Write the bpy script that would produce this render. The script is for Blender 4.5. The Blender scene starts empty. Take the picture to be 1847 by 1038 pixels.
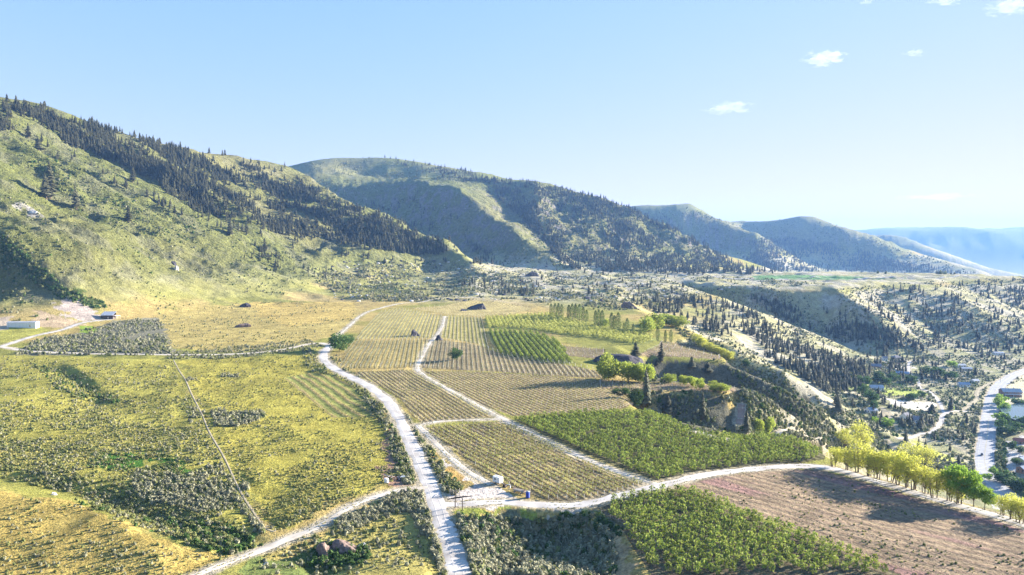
import bpy, bmesh, math, random
import numpy as np
from mathutils import Vector, Matrix, geometry
R = math.radians
rng = np.random.default_rng(7)
random.seed(7)
scene = bpy.context.scene
COL = scene.collection

# ------------------------------------------------------------------ camera, sky, sun, exposure
HAZE = 0.54e-4
CX, CY, F, PITCH, CAMZ = 923.5, 519.0, 1319.0, R(3.9), 90.0
cam = bpy.data.cameras.new("camera"); camo = bpy.data.objects.new("camera", cam); COL.objects.link(camo)
cam.sensor_width = 36; cam.lens = 36 * F / 1847; cam.clip_start = 1; cam.clip_end = 60000
camo.location = (0, 0, CAMZ); camo.rotation_euler = (math.pi / 2 - PITCH, 0, 0)
scene.camera = camo
SUN_AZ, SUN_EL = 66.0, 15.0          # degrees to the right of the view, above the horizon
world = bpy.data.worlds.new("World"); scene.world = world; world.use_nodes = True
wn = world.node_tree; wn.nodes.clear()
sky = wn.nodes.new("ShaderNodeTexSky"); sky.sky_type = 'NISHITA'; sky.sun_disc = False
sky.sun_elevation = R(SUN_EL); sky.sun_rotation = R(SUN_AZ); sky.altitude = 300
sky.air_density = 1.0; sky.dust_density = 0.0; sky.ozone_density = 3.0
bg = wn.nodes.new("ShaderNodeBackground"); bg.inputs[1].default_value = 0.063
# film-like shoulder on the very bright sky: c / (c + h)
ad_ = wn.nodes.new("ShaderNodeVectorMath"); ad_.operation = 'ADD'; ad_.inputs[1].default_value = (3.4, 1.35, .35)
dv_ = wn.nodes.new("ShaderNodeVectorMath"); dv_.operation = 'DIVIDE'
ml_ = wn.nodes.new("ShaderNodeVectorMath"); ml_.operation = 'MULTIPLY'; ml_.inputs[1].default_value = (5.2, 3.50, 3.6)
wo = wn.nodes.new("ShaderNodeOutputWorld")
wn.links.new(sky.outputs[0], ad_.inputs[0]); wn.links.new(sky.outputs[0], dv_.inputs[0]); wn.links.new(ad_.outputs[0], dv_.inputs[1]); wn.links.new(dv_.outputs[0], ml_.inputs[0]); wn.links.new(ml_.outputs[0], bg.inputs[0]); wn.links.new(bg.outputs[0], wo.inputs[0])
sl = bpy.data.lights.new("sun", 'SUN'); so = bpy.data.objects.new("sun", sl); COL.objects.link(so)
sl.energy = 5.0; sl.angle = R(0.5); sl.color = (1.0, 0.93, 0.82)
sd = Vector((math.sin(R(SUN_AZ)) * math.cos(R(SUN_EL)), math.cos(R(SUN_AZ)) * math.cos(R(SUN_EL)), math.sin(R(SUN_EL))))
so.rotation_euler = sd.to_track_quat('Z', 'Y').to_euler()
scene.view_settings.view_transform = 'Standard'; scene.view_settings.look = 'None'
scene.view_settings.exposure = 2.28; scene.view_settings.gamma = 1.0
try:
    scene.view_settings.use_curve_mapping = False
    scene.cycles.max_bounces = 4; scene.cycles.diffuse_bounces = 2; scene.cycles.glossy_bounces = 2
    scene.cycles.transparent_max_bounces = 8; scene.cycles.volume_bounces = 0
except Exception: pass

# ------------------------------------------------------------------ numpy noise
def _h(ix, iy, s):
    n = (ix.astype(np.int64) * 374761393 + iy.astype(np.int64) * 668265263 + s * 974711) & 0xffffffff
    n = ((n ^ (n >> 13)) * 1274126177) & 0xffffffff
    return ((n ^ (n >> 16)) & 0xffff) / 65535.0
def vn(x, y, s=0):
    x = np.asarray(x, float); y = np.asarray(y, float)
    ix = np.floor(x); iy = np.floor(y); fx = x - ix; fy = y - iy
    fx = fx * fx * (3 - 2 * fx); fy = fy * fy * (3 - 2 * fy)
    a = _h(ix, iy, s); b = _h(ix + 1, iy, s); c = _h(ix, iy + 1, s); d = _h(ix + 1, iy + 1, s)
    return a + (b - a) * fx + (c - a) * fy + (a - b - c + d) * fx * fy
def fbm(x, y, o=4, s=0):
    t = 0; a = 1; n = 0
    for k in range(o):
        t = t + a * vn(x * 2 ** k + 17.3 * k, y * 2 ** k - 9.1 * k, s + k); n += a; a *= .5
    return t / n
def ridged(x, y, o=4, s=0):
    t = 0; a = 1; n = 0
    for k in range(o):
        t = t + a * (1 - np.abs(2 * vn(x * 2 ** k + 7.7 * k, y * 2 ** k + 3.1 * k, s + k) - 1)); n += a; a *= .5
    return t / n
def sstep(a, b, x):
    t = np.clip((x - a) / (b - a), 0, 1); return t * t * (3 - 2 * t)

# ------------------------------------------------------------------ from bearings and distances to ground points
CP, SP = math.cos(PITCH), math.sin(PITCH)
def ray(px, py):
    u = (np.asarray(px, float) - CX) / F; v = -(np.asarray(py, float) - CY) / F
    return u, CP + v * SP, v * CP - SP
def PZ(px, py, z):
    dx, dy, dz = ray(px, py); t = (z - CAMZ) / dz
    return (float(dx * t), float(dy * t), float(z))
def PY(px, py, Y):
    dx, dy, dz = ray(px, py); t = Y / dy
    return (float(dx * t), float(Y), float(CAMZ + dz * t))
def PH(px, Y, z): return ((px - CX) / F * Y, float(Y), float(z))
def zl(*p): return [PZ(*q) for q in p]
def yl(*p): return [PY(*q) for q in p]
def hl(*p): return [PH(*q) for q in p]

# survey of the land: ridge lines, valley lines, rims and feet
LINES = [
 # left hill: crest, middle, foot
 yl((-700,20,1000),(-300,95,1150),(0,173,1250),(60,184,1290),(130,206,1330),(230,237,1400),(320,263,1500),(420,281,1650),(500,293,1850),(528,299,1900),(580,337,1800),(650,369,1700),(730,397,1600),(785,425,1540),(830,455,1480),(862,480,1430)),
 hl((-700,1500,440),(0,1650,330),(300,1950,290),(450,2300,240),(560,2250,170),(640,2050,100),(700,1930,60),(790,1780,38),(850,1680,28),(900,1600,18)),
 zl((-700,640,2),(-200,600,3),(0,590,3),(90,588,3),(150,575,5),(200,574,4),(300,558,4),(450,543,5),(600,520,6),(700,507,10),(800,498,14)),
 # ribs of the left hill
 yl((0,225,1150),(110,300,1080),(220,352,1080),(330,405,1110),(430,445,1110)),
 yl((0,262,1100),(100,322,1050),(200,372,1040),(300,425,1040),(380,470,1040)),
 yl((-100,270,990),(0,305,985),(90,372,950),(200,420,930),(330,480,980),(420,520,1010)),
 yl((-100,330,960),(0,345,930),(80,400,880),(190,455,850)),
 yl((200,290,1290),(330,345,1270),(450,395,1310),(540,440,1330),(600,480,1330)),
 yl((430,330,1600),(520,370,1550),(600,410,1480),(680,450,1450),(740,478,1460)),
 yl((-100,400,800),(0,415,800),(60,470,770),(110,520,770),(150,555,765)),
 # central mountain: crest and shoulders
 yl((440,330,3100),(540,293,3200),(600,282,3200),(680,277,3100),(760,288,3000),(850,305,2900),(930,318,2780),(1000,330,2700),(1080,347,2660),(1130,366,2620),(1180,388,2580),(1260,440,2500),(1340,484,2370)),
 hl((400,4200,300),(680,4300,380),(900,4000,330),(1100,3400,200),(1200,3200,90),(1300,3000,-20)),
 yl((560,312,2750),(640,322,2680),(720,326,2620),(765,330,2540),(810,333,2450),(862,370,2280),(912,405,2110),(960,440,1950),(1003,474,1810)),
 hl((560,2600,235),(640,2530,205),(693,2490,170),(760,2340,116),(810,2190,60),(850,2060,32),(885,1900,22),(930,1780,10)),
 yl((560,300,2950),(660,308,2850),(760,316,2750),(830,318,2700)),
 yl((885,343,2620),(925,386,2380),(968,424,2180),(1008,458,2030),(1040,482,1920)),
 yl((975,329,2640),(968,352,2480),(966,385,2300),(985,425,2130),(1030,465,1930)),
 yl((1050,380,2500),(1090,420,2300),(1130,465,2080)),
 yl((1120,400,2480),(1180,440,2300),(1230,480,2120)),
 yl((1010,385,2470),(1050,430,2230),(1090,470,2020)),
 zl((800,490,16),(870,481,28),(940,486,12),(1000,491,6),(1100,494,3),(1200,495,2),(1345,497,1)),
 hl((1400,2300,-62),(1500,2500,-80),(1650,2600,-100),(1850,2700,-100)),
 # next mountain
 yl((1090,375,4400),(1150,359,4200),(1235,360,4200),(1290,366,4100),(1325,380,4000),(1360,393,3950)),
 yl((1325,380,4000),(1345,410,3880),(1372,445,3700),(1405,478,3520)),
 yl((1262,362,4150),(1285,395,4000),(1310,430,3880),(1335,455,3760)),
 yl((1235,385,4060),(1262,425,3900),(1290,455,3780)),
 hl((1100,3950,10),(1150,3900,0),(1235,3800,-30),(1300,3700,-60),(1360,3560,-80),(1420,3450,-88)),
 # next peak
 yl((1340,402,4950),(1370,391,4850),(1435,376,4700),(1500,393,4500),(1560,414,4300),(1620,440,4150),(1700,463,4000),(1760,482,3800),(1805,500,3500)),
 yl((1385,388,4800),(1402,425,4560),(1425,460,4350)),
 yl((1408,392,4700),(1422,440,4420),(1440,475,4230)),
 yl((1455,382,4620),(1472,420,4420),(1495,458,4270)),
 yl((1490,402,4480),(1515,445,4280),(1530,478,4120)),
 yl((1535,405,4390),(1560,440,4270),(1590,470,4130)),
 yl((1585,430,4200),(1615,465,4060),(1630,487,3960)),
 yl((1640,447,4130),(1670,470,4030),(1700,489,3930)),
 hl((1350,4300,-60),(1380,4250,-90),(1435,4130,-100),(1500,4030,-100),(1560,3950,-100),(1620,3850,-100),(1700,3750,-100),(1760,3600,-100)),
 hl((1300,5600,200),(1440,5900,200),(1600,5300,0),(1750,4700,-150),(1850,4500,-240)),
 yl((1500,415,6700),(1545,402,6500),(1580,405,6400),(1640,432,6100),(1700,452,5800),(1770,478,5500),(1815,501,5300)),
 hl((1600,6050,-190),(1700,5550,-250),(1800,5200,-280),(1850,5000,-280)),
 hl((1500,8000,-100),(1700,7600,-300),(1850,7000,-300)),
 hl((1400,9700,-300),(1550,9600,-330),(1700,9400,-350),(1850,9300,-350),(2100,9100,-350)),
 yl((1400,420,12000),(1540,408,11500),(1620,405,11000),(1700,403,11000),(1800,407,11000),(1860,407,11000),(2100,385,10500),(2500,370,10000)),
 yl((1640,414,10900),(1700,432,10650),(1780,452,10400),(1860,468,10200)),
 yl((1735,409,10900),(1790,424,10700),(1860,440,10500)),
 yl((1600,425,10700),(1680,452,10450),(1760,474,10200)),
 # rim of the far bench and the slope below it
 zl((1225,506,4),(1290,513,3),(1380,516,2),(1500,518,0),(1600,510,0),(1700,504,0),(1850,500,0),(2050,505,0)),
 zl((1500,518,0),(1552,552,-24),(1615,606,-66)),
 hl((1262,1370,-16),(1320,1320,-42),(1400,1290,-64),(1490,1235,-86)),
 zl((1680,506,0),(1740,545,-32),(1800,590,-66)),
 hl((1590,1370,-32),(1660,1300,-62),(1720,1220,-84)),
 hl((1790,1500,-34),(1850,1400,-62),(1900,1300,-84)),
 zl((1560,640,-86),(1620,650,-88),(1700,645,-90),(1760,640,-92),(1850,625,-93),(2050,620,-95)),
 # middle spur with the pines
 zl((1100,520,5),(1200,508,5),(1292,532,-6),(1372,564,-27),(1448,605,-55),(1520,635,-76)),
 hl((1150,900,0),(1200,880,-12),(1260,880,-28),(1330,870,-44),(1420,800,-62),(1510,740,-80)),
 zl((1100,560,1),(1190,573,0),(1250,600,-4),(1330,628,-11),(1420,672,-27),(1500,733,-52),(1560,765,-72)),
 hl((1190,665,-8),(1240,662,-26),(1310,632,-36),(1400,600,-50),(1490,585,-68)),
 zl((1150,650,-1),(1200,646,-2),(1250,648,-3),(1310,652,-5),(1375,672,-9),(1440,706,-22),(1500,746,-44),(1550,775,-66)),
 hl((1120,508,-4),(1160,548,-13),(1210,543,-26),(1300,538,-34),(1375,521,-43),(1400,515,-50),(1500,525,-67),(1600,580,-85)),
 zl((1080,676,0),(1160,688,-1),(1240,691,-1),(1310,694,-2),(1350,703,-4)),
 zl((1100,700,0),(1165,706,0),(1240,709,-1),(1330,709,-2),(1400,730,-11),(1480,772,-32),(1550,800,-58)),
 hl((1140,425,-5),(1180,412,-15),(1240,405,-24),(1330,400,-31),(1420,410,-46),(1520,440,-68),(1640,500,-88)),
 # rim of the near plateau
 zl((2250,1120,-1),(1980,990,-2),(1850,944,-3),(1790,919,-3),(1700,900,-3),(1600,869,-3),(1525,846,-3),(1490,818,-3),(1430,792,-4),(1330,780,-4),(1250,774,-3),(1190,753,-2),(1150,738,-1),(1125,722,0)),
 hl((1480,330,-14),(1540,310,-20),(1620,300,-24),(1720,290,-26),(1850,270,-26),(2050,260,-30)),
 hl((1480,370,-36),(1560,370,-48),(1650,360,-52),(1760,350,-54),(1880,340,-56),(2050,340,-60)),
 hl((1560,450,-74),(1650,450,-84),(1740,440,-90),(1850,430,-92),(2100,430,-95)),
 zl((1600,700,-90),(1700,720,-92),(1760,800,-93)),
 zl((1580,770,-84),(1650,790,-90),(1700,830,-92)),
 hl((1800,600,-96),(1850,800,-98),(1950,1000,-98)),
 hl((1830,1800,-50),(1950,1500,-92),(1950,3000,-150),(2000,5000,-280)),
 # foreground mound and gullies
 zl((-100,880,5),(0,888,5),(130,906,4),(250,962,3),(330,990,1)),
 zl((0,868,-.5),(100,884,-1.5),(200,915,-2.5),(290,948,-2.5),(400,968,-1.5)),
 zl((0,850,0),(120,862,0),(230,880,0),(330,920,0),(450,945,0)),
 zl((92,664,-1.2),(140,694,-2.2),(186,724,-1.8)),
 zl((120,655,2),(165,688,1),(210,712,0)),
 zl((60,672,1),(110,702,1),(160,735,0)),
 zl((835,930,-.5),(880,917,-.5),(960,914,-.5),(1060,918,-.5),(1120,945,-1),(1150,1040,-1)),
 zl((855,990,-4),(900,975,-6),(960,960,-8),(1040,960,-8),(1085,985,-6),(1090,1040,-5)),
 zl((880,1060,-7),(960,1010,-9),(1030,1010,-9)),
 zl((560,1040,-4),(520,1010,-3),(600,1000,-3)),
 # hollows of the shadowed mound and rocks in the middle field
 zl((1062,644,0),(1090,648,0),(1150,647,0),(1170,636,0)),
 yl((1090,636,565),(1112,629,570),(1135,634,575)),
 zl((1050,630,0),(1110,622,0),(1160,625,0)),
]
PTS = []
for a in (0, 300, 550, 750, 950, 1150, 1350, 1600): PTS.append(PZ(a, 1038, 0) if a != 1600 else PZ(a, 1038, -1))
PTS += zl((0,760,0),(0,700,1),(200,640,2),(300,640,2),(450,630,2),(590,625,1),(680,668,0),(820,668,0),(760,760,0),(900,755,0),(1170,870,0),(785,905,0),
  (500,800,0),(200,780,0),(620,920,0),(640,720,0),(450,700,0),(300,850,0),(560,860,0),(960,640,0),(1040,650,0),(800,572,2),(900,560,3),(700,556,4),
  (960,552,4),(1000,600,1),(1100,605,1),(1180,612,0),(1240,625,-3),(1300,640,-5),(960,560,3),(1080,700,0),(1000,700,0),(1100,745,0),(1200,810,-2),
  (1350,810,-3),(1450,830,-3),(1300,880,-1),(1500,900,-2),(1650,950,-2),(1000,820,0),(1150,560,2),(1050,545,5),(560,590,3),(400,590,3),(300,600,3),(0,620,3),(1040,520,7),(900,520,8),(700,530,7))
PTS += hl((1280,1750,3),(1400,1850,1),(1550,1900,0),(1700,1900,-2),(1850,1850,-4),(1350,1550,3),(1500,1600,1),(1650,1750,0),(1150,1500,5),(1000,1350,8),(850,1200,9),(1200,1200,2),(1100,1150,4))
PTS += hl((-800,60,0),(200,60,0),(923,60,0),(1500,60,0),(2500,60,-2),(-800,350,0),(-800,600,1),(2500,350,-60),(2600,800,-97),(2600,2500,-60),(2600,5000,150),(-800,3000,450),(-800,9000,400),(0,4000,350),
  (0,9000,300),(700,9000,250),(1200,9000,150),(923,15000,100),(0,15000,100),(-800,15000,100),(1700,15000,250),(2600,15000,200),(2600,9000,350))

# ------------------------------------------------------------------ the height field on a grid of bearings and distances
TH = np.concatenate([np.linspace(-52, -37, 20)[:-1], np.linspace(-37, 37, 950), np.linspace(37, 52, 20)[1:]]) * math.pi / 180
RR = np.concatenate([np.exp(np.linspace(math.log(40), math.log(160), 26))[:-1], np.exp(np.linspace(math.log(160), math.log(2700), 560)), np.exp(np.linspace(math.log(2700), math.log(14800), 130))[1:]])
NT, NR = len(TH), len(RR); LR = np.log(RR)
def build_heights():
    pts, edges = [], []
    def tl(p): return (math.atan2(p[0], p[1]), math.log(math.hypot(p[0], p[1])))
    idx = []
    for L in LINES:
        prev = None
        for p in L:
            pts.append((tl(p), p[2])); i = len(pts) - 1
            if prev is not None: edges.append((prev, i))
            prev = i
    for p in PTS: pts.append((tl(p), p[2]))
    # frame round the grid
    P0 = [Vector(p[0]) for p in pts]
    out = geometry.delaunay_2d_cdt(P0, edges, [], 0, 1e-6)
    V, _, T, ov = out[0], out[1], out[2], out[3]
    Zc = [np.mean([pts[j][1] for j in o]) if len(o) else None for o in ov]
    V = np.array([(v.x, v.y) for v in V])
    # crossings of survey lines: height by nearest survey points
    for i, z in enumerate(Zc):
        if z is None:
            d = np.array([(V[i][0] - p[0][0]) ** 2 + (V[i][1] - p[0][1]) ** 2 for p in pts]); k = np.argsort(d)[:3]
            w = 1 / (d[k] + 1e-9); Zc[i] = float((w * np.array([pts[j][1] for j in k])).sum() / w.sum()); print("crossing", V[i], Zc[i])
    Zc = np.array(Zc, float)
    H = np.full((NT, NR), np.nan)
    for t in T:
        a, b, c = V[t[0]], V[t[1]], V[t[2]]
        i0 = max(0, np.searchsorted(TH, min(a[0], b[0], c[0])) - 1); i1 = min(NT, np.searchsorted(TH, max(a[0], b[0], c[0])) + 1)
        j0 = max(0, np.searchsorted(LR, min(a[1], b[1], c[1])) - 1); j1 = min(NR, np.searchsorted(LR, max(a[1], b[1], c[1])) + 1)
        if i1 <= i0 or j1 <= j0: continue
        X, Y = np.meshgrid(TH[i0:i1], LR[j0:j1], indexing='ij')
        d = (b[1] - c[1]) * (a[0] - c[0]) + (c[0] - b[0]) * (a[1] - c[1])
        if abs(d) < 1e-12: continue
        w0 = ((b[1] - c[1]) * (X - c[0]) + (c[0] - b[0]) * (Y - c[1])) / d
        w1 = ((c[1] - a[1]) * (X - c[0]) + (a[0] - c[0]) * (Y - c[1])) / d
        w2 = 1 - w0 - w1; m = (w0 > -1e-6) & (w1 > -1e-6) & (w2 > -1e-6)
        z = w0 * Zc[t[0]] + w1 * Zc[t[1]] + w2 * Zc[t[2]]
        S = H[i0:i1, j0:j1]; S[m] = z[m]
    # fill outside the hull along the distance, then bearing
    for j in range(NR):
        col = H[:, j]; ok = ~np.isnan(col)
        if ok.any(): H[:, j] = np.interp(np.arange(NT), np.where(ok)[0], col[ok])
    for j in range(NR):
        if np.isnan(H[0, j]):
            H[:, j] = 0 if j < NR // 2 else H[:, j - 1]
    return H
def blur(A, s, axis):
    n = int(3 * s) + 1; k = np.exp(-.5 * (np.arange(-n, n + 1) / s) ** 2); k /= k.sum()
    P = np.pad(A, [(n, n) if a == axis else (0, 0) for a in (0, 1)], mode='edge')
    return sum(k[i] * np.take(P, range(i, i + A.shape[axis]), axis=axis) for i in range(2 * n + 1))
H = build_heights()
H = blur(blur(H, 2.2, 0), 2.0, 1)
GX = np.sin(TH)[:, None] * RR[None, :]; GY = np.cos(TH)[:, None] * RR[None, :]
_pp = CX + F * np.tan(np.clip(TH, -1.2, 1.2))[:, None]; _w = (1 - sstep(640, 820, _pp)) * sstep(560, 640, RR)[None, :] * (1 - sstep(1500, 1700, RR))[None, :] * (1 - sstep(45, 100, H))
H = H * (1 - _w) + (blur(blur(H, 26, 0), 15, 1) + 1.0) * _w
base = H.copy()
# natural relief: strong on the mountains, slight on the farmed bench
hb = blur(blur(H, 12, 0), 12, 1)
hillness = sstep(12, 60, base) 
gx = np.gradient(hb, axis=0) / (np.gradient(TH)[:, None] * RR[None, :]); gr = np.gradient(hb, axis=1) / np.gradient(RR)[None, :]
slope = np.sqrt(gx ** 2 + gr ** 2)
far = sstep(1500, 4000, RR)[None, :]
wx = GX + 60 * fbm(GX / 300, GY / 300, 3, 5); wy = GY + 60 * fbm(GX / 300, GY / 300, 3, 9)
rib = ridged((wx * .45 - wy * .9) / 150, (wx * .9 + wy * .45) / 560, 4, 3) - .6            # ribs running down the fall line
lefth = (1 - sstep(700, 900, CX + F * np.tan(np.clip(TH, -1.2, 1.2)))[:, None]) * (1 - sstep(1850, 2050, RR))[None, :]
rib = rib * (1 - lefth) + lefth * (ridged((wy * .97 + wx * .16) / 118 + .6 * fbm(GX / 260, GY / 260, 2, 8), wx / 620, 4, 3) - .6)
rib2 = ridged(wx / 420, wy / 420, 5, 11) - .6
kk = (H - CAMZ) / RR[None, :]; kmax = np.maximum.accumulate(kk[:, ::-1], axis=1)[:, ::-1]; crest = .3 + .7 * sstep(0, .035, np.minimum(kmax, kk.max(1, keepdims=True)) - kk)
wv = GX + 120 * (fbm(GX / 500, GY / 500, 3, 15) - .5)
spur = ridged(wv / 420 + GY / 2600, GY / 1500 + 3, 3, 13) - .85
px_ = CX + F * np.tan(np.clip(TH, -1.2, 1.2))[:, None]; calm = 1 - .6 * sstep(540, 620, px_) * (1 - sstep(860, 900, px_)) * sstep(1800, 1900, RR)[None, :] * (1 - sstep(2600, 2800, RR))[None, :]
H = H + calm * hillness * sstep(.03, .2, slope) * crest * ((ridged(wx / 70 - wy / 130, wy / 260 + wx / 500, 4, 33) - .75) * 20 + rib * (30 + 22 * lefth + 20 * far) + rib2 * (22 + 65 * far) + spur * (12 + 40 * sstep(1500, 2300, RR)[None, :] + 30 * far + 0) + (ridged(wx / 38, wy / 60, 4, 77) - .7) * (11 + 24 * far) * sstep(.15, .35, slope))
rough = sstep(850, 1100, RR)[None, :] * (1 - sstep(1900, 2300, RR))[None, :] * (1 - sstep(20, 60, base)) * sstep(-10, 0, base)
H = H + rough * ((ridged(GX / 120, GY / 75, 4, 21) - .62) * 15 + (fbm(GX / 40, GY / 25, 3, 23) - .5) * 5)
low = sstep(.10, .28, slope) * (1 - hillness) * sstep(-6, -14, base)
H = H + low * ((ridged(GX / 60, GY / 60, 4, 31) - .6) * 9)
H = H + (1 - sstep(-60, -20, GX)) * (1 - sstep(560, 700, RR))[None, :] * ((fbm(GX / 55, GY / 55, 3, 141) - .5) * 5.0 + (ridged(GX / 28, GY / 40, 3, 143) - .6) * 1.3)
H = H + (fbm(GX / 70, GY / 70, 3, 41) - .5) * 1.6 * (1 - sstep(1200, 2000, RR))[None, :] + (fbm(GX / 14, GY / 14, 3, 43) - .5) * .35
H = H + sstep(7500, 9000, RR)[None, :] * hillness * (.25 + .75 * crest) * (ridged(GX / 1500 + GY / 3500, GX / 6000 + GY / 5000, 2, 213) - .8) * 320
print("grid", NT, NR)
def gidx(x, y):
    th = np.clip(np.arctan2(x, y), TH[0], TH[-1]); r = np.clip(np.hypot(x, y), RR[0], RR[-1])
    fi = np.interp(th, TH, np.arange(NT)); fj = np.interp(r, RR, np.arange(NR))
    i = np.minimum(fi.astype(int), NT - 2); j = np.minimum(fj.astype(int), NR - 2)
    return i, j, fi - i, fj - j
def HT(x, y):
    x = np.asarray(x, float); y = np.asarray(y, float)
    i, j, u, v = gidx(x, y)
    return (1-u)*(1-v)*H[i,j] + u*(1-v)*H[i+1,j] + (1-u)*v*H[i,j+1] + u*v*H[i+1,j+1]
def hit(px, py):
    """first ground point met by the sight line through each given bearing; returns x, y, z, ok"""
    px = np.atleast_1d(np.asarray(px, float)); py = np.atleast_1d(np.asarray(py, float))
    ox = np.zeros(len(px)); oy = np.zeros(len(px)); oz = np.zeros(len(px)); ok = np.zeros(len(px), bool)
    for s in range(0, len(px), 4000):
        dx, dy, dz = ray(px[s:s+4000], py[s:s+4000]); th = np.arctan2(dx, dy); k = dz / np.hypot(dx, dy)
        fi = np.interp(th, TH, np.arange(NT)); i = np.minimum(fi.astype(int), NT - 2); u = (fi - i)[:, None]
        Hc = (1 - u) * H[i] + u * H[i + 1]
        D = Hc - (CAMZ + k[:, None] * RR[None, :])
        m = D > 0; a = m.any(1); j = np.maximum(m.argmax(1), 1); n = np.arange(len(j))
        d0 = D[n, j - 1]; d1 = D[n, j]; t = np.clip(-d0 / (d1 - d0 + 1e-12), 0, 1)
        r = RR[j - 1] + t * (RR[j] - RR[j - 1])
        ox[s:s+4000] = np.sin(th) * r; oy[s:s+4000] = np.cos(th) * r; ok[s:s+4000] = a
    oz = HT(ox, oy)
    return ox, oy, oz, ok
def inpoly(x, y, P):
    P = np.asarray(P); c = np.zeros(np.shape(x), bool); n = len(P); j = n - 1
    for i in range(n):
        xi, yi = P[i]; xj, yj = P[j]
        if yi != yj:
            c ^= ((yi > y) != (yj > y)) & (x < (xj - xi) * (y - yi) / (yj - yi) + xi)
        j = i
    return c
def dens(P, step=12, closed=True):
    out = []; n = len(P)
    for i in range(n if closed else n - 1):
        a = P[i]; b = P[(i + 1) % n]; k = max(1, int(math.hypot(b[0]-a[0], b[1]-a[1]) / step))
        for q in range(k): out.append((a[0] + (b[0]-a[0]) * q / k, a[1] + (b[1]-a[1]) * q / k))
    if not closed: out.append(tuple(P[-1][:2]))
    return out
def ground_poly(P, step=12):
    """outline seen on the ground -> its plan in metres"""
    D = dens(P, step); x, y, z, ok = hit([p[0] for p in D], [p[1] for p in D])
    return np.stack([x, y], 1)
def smooth_line(P, n=8):
    P = [np.array(p[:2], float) for p in P]; P = [2 * P[0] - P[1]] + P + [2 * P[-1] - P[-2]]; out = []
    for i in range(1, len(P) - 2):
        a, b, c, d = P[i-1], P[i], P[i+1], P[i+2]
        for q in range(n):
            t = q / n; out.append(.5 * ((2*b) + (c-a)*t + (2*a-5*b+4*c-d)*t*t + (3*b-a-3*c+d)*t**3))
    out.append(P[-2]); return np.array(out)
def ground_line(P, n=8):
    x, y, z, ok = hit([p[0] for p in P], [p[1] for p in P])
    return smooth_line(np.stack([x, y], 1), n)
def resample(L, step):
    d = np.r_[0, np.cumsum(np.hypot(*np.diff(L, axis=0).T))]; s = np.arange(0, d[-1], step)
    return np.stack([np.interp(s, d, L[:, 0]), np.interp(s, d, L[:, 1])], 1)
# ------------------------------------------------------------------ roads: centre lines as seen, width in metres
ROADS = {
 'gravel_road': ([(845,1095),(827,1038),(815,990),(798,940),(787,905),(768,858),(752,822),(734,785),(716,748),(684,712),(640,684),(602,664),(584,648),(586,634),(594,625)], 6.6),
 'ranch_road': ([(594,624),(578,619),(552,622),(500,632),(400,640),(250,639),(60,634),(0,626),(-150,610)], 4.2),
 'driveway': ([(0,626),(60,607),(110,596),(150,582),(205,576)], 4.5),
 'hill_track': ([(594,624),(610,606),(632,586),(650,570),(672,560),(720,548),(790,539),(850,536),(930,541)], 3.0),
 'farm_lane': ([(802,571),(797,590),(786,607),(773,622),(762,642),(752,664),(768,680),(808,702),(860,731),(907,756),(960,783),(1020,812),(1090,842),(1150,863),(1195,876)], 3.2),
 'east_lane': ([(789,908),(830,909),(900,905),(960,911),(1040,912),(1100,898),(1190,876),(1280,856),(1380,844),(1450,841),(1510,847),(1560,862),(1620,880),(1700,905),(1790,928),(1860,950)], 5.0),
 'cross_lane': ([(754,766),(800,760),(860,757),(907,756)], 2.6),
 'field_edge_lane': ([(752,766),(772,786),(808,822),(846,852),(888,876)], 3.0),
 'dirt_track': ([(772,880),(735,882),(700,888),(640,910),(580,945),(520,975),(430,1010),(340,1040),(250,1075)], 3.2),
 'highway': ([(1990,640),(1900,654),(1847,670),(1815,685),(1795,708),(1786,742),(1780,790),(1776,830),(1784,858),(1810,888),(1850,915),(1900,950)], 15.0),
 'side_road': ([(1782,746),(1755,744),(1722,741),(1702,748),(1696,763),(1680,780),(1655,785),(1620,790)], 4.4),
 'village_road': ([(1702,744),(1694,726),(1678,708),(1660,700),(1655,686),(1640,672),(1640,655),(1652,650)], 3.6),
 'village_lane': ([(1588,735),(1600,748),(1610,762),(1616,775)], 4.0),
 'valley_track': ([(1735,742),(1760,722),(1765,704),(1790,690),(1847,668)], 3.0),
 'lower_lane': ([(1598,790),(1612,808),(1616,826),(1640,850)], 4.0),
 'bench_road': ([(1215,497),(1300,502),(1420,504),(1560,503),(1700,501),(1850,499)], 5.0),
 'plateau_edge_lane': ([(1250,778),(1330,786),(1400,783),(1450,790),(1480,796)], 3.5),
 'fence_path': ([(313,650),(330,679),(346,712),(363,745),(377,778),(401,820),(426,872),(451,915),(476,950),(500,962)], .8),
 'fence_track': ([(1338,718),(1337,740),(1335,762),(1333,782)], 4.0),
}
RL = {k: ground_line(v[0], 10) for k, v in ROADS.items()}
def near_line(x, y, L):
    """distance to a centre line and its direction-free nearest index"""
    out = np.full(np.shape(x), 1e9)
    for k in range(len(L) - 1):
        a = L[k]; b = L[k + 1]; d = b - a; q = (d ** 2).sum() + 1e-9
        t = np.clip(((x - a[0]) * d[0] + (y - a[1]) * d[1]) / q, 0, 1)
        out = np.minimum(out, np.hypot(x - a[0] - t * d[0], y - a[1] - t * d[1]))
    return out
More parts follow.
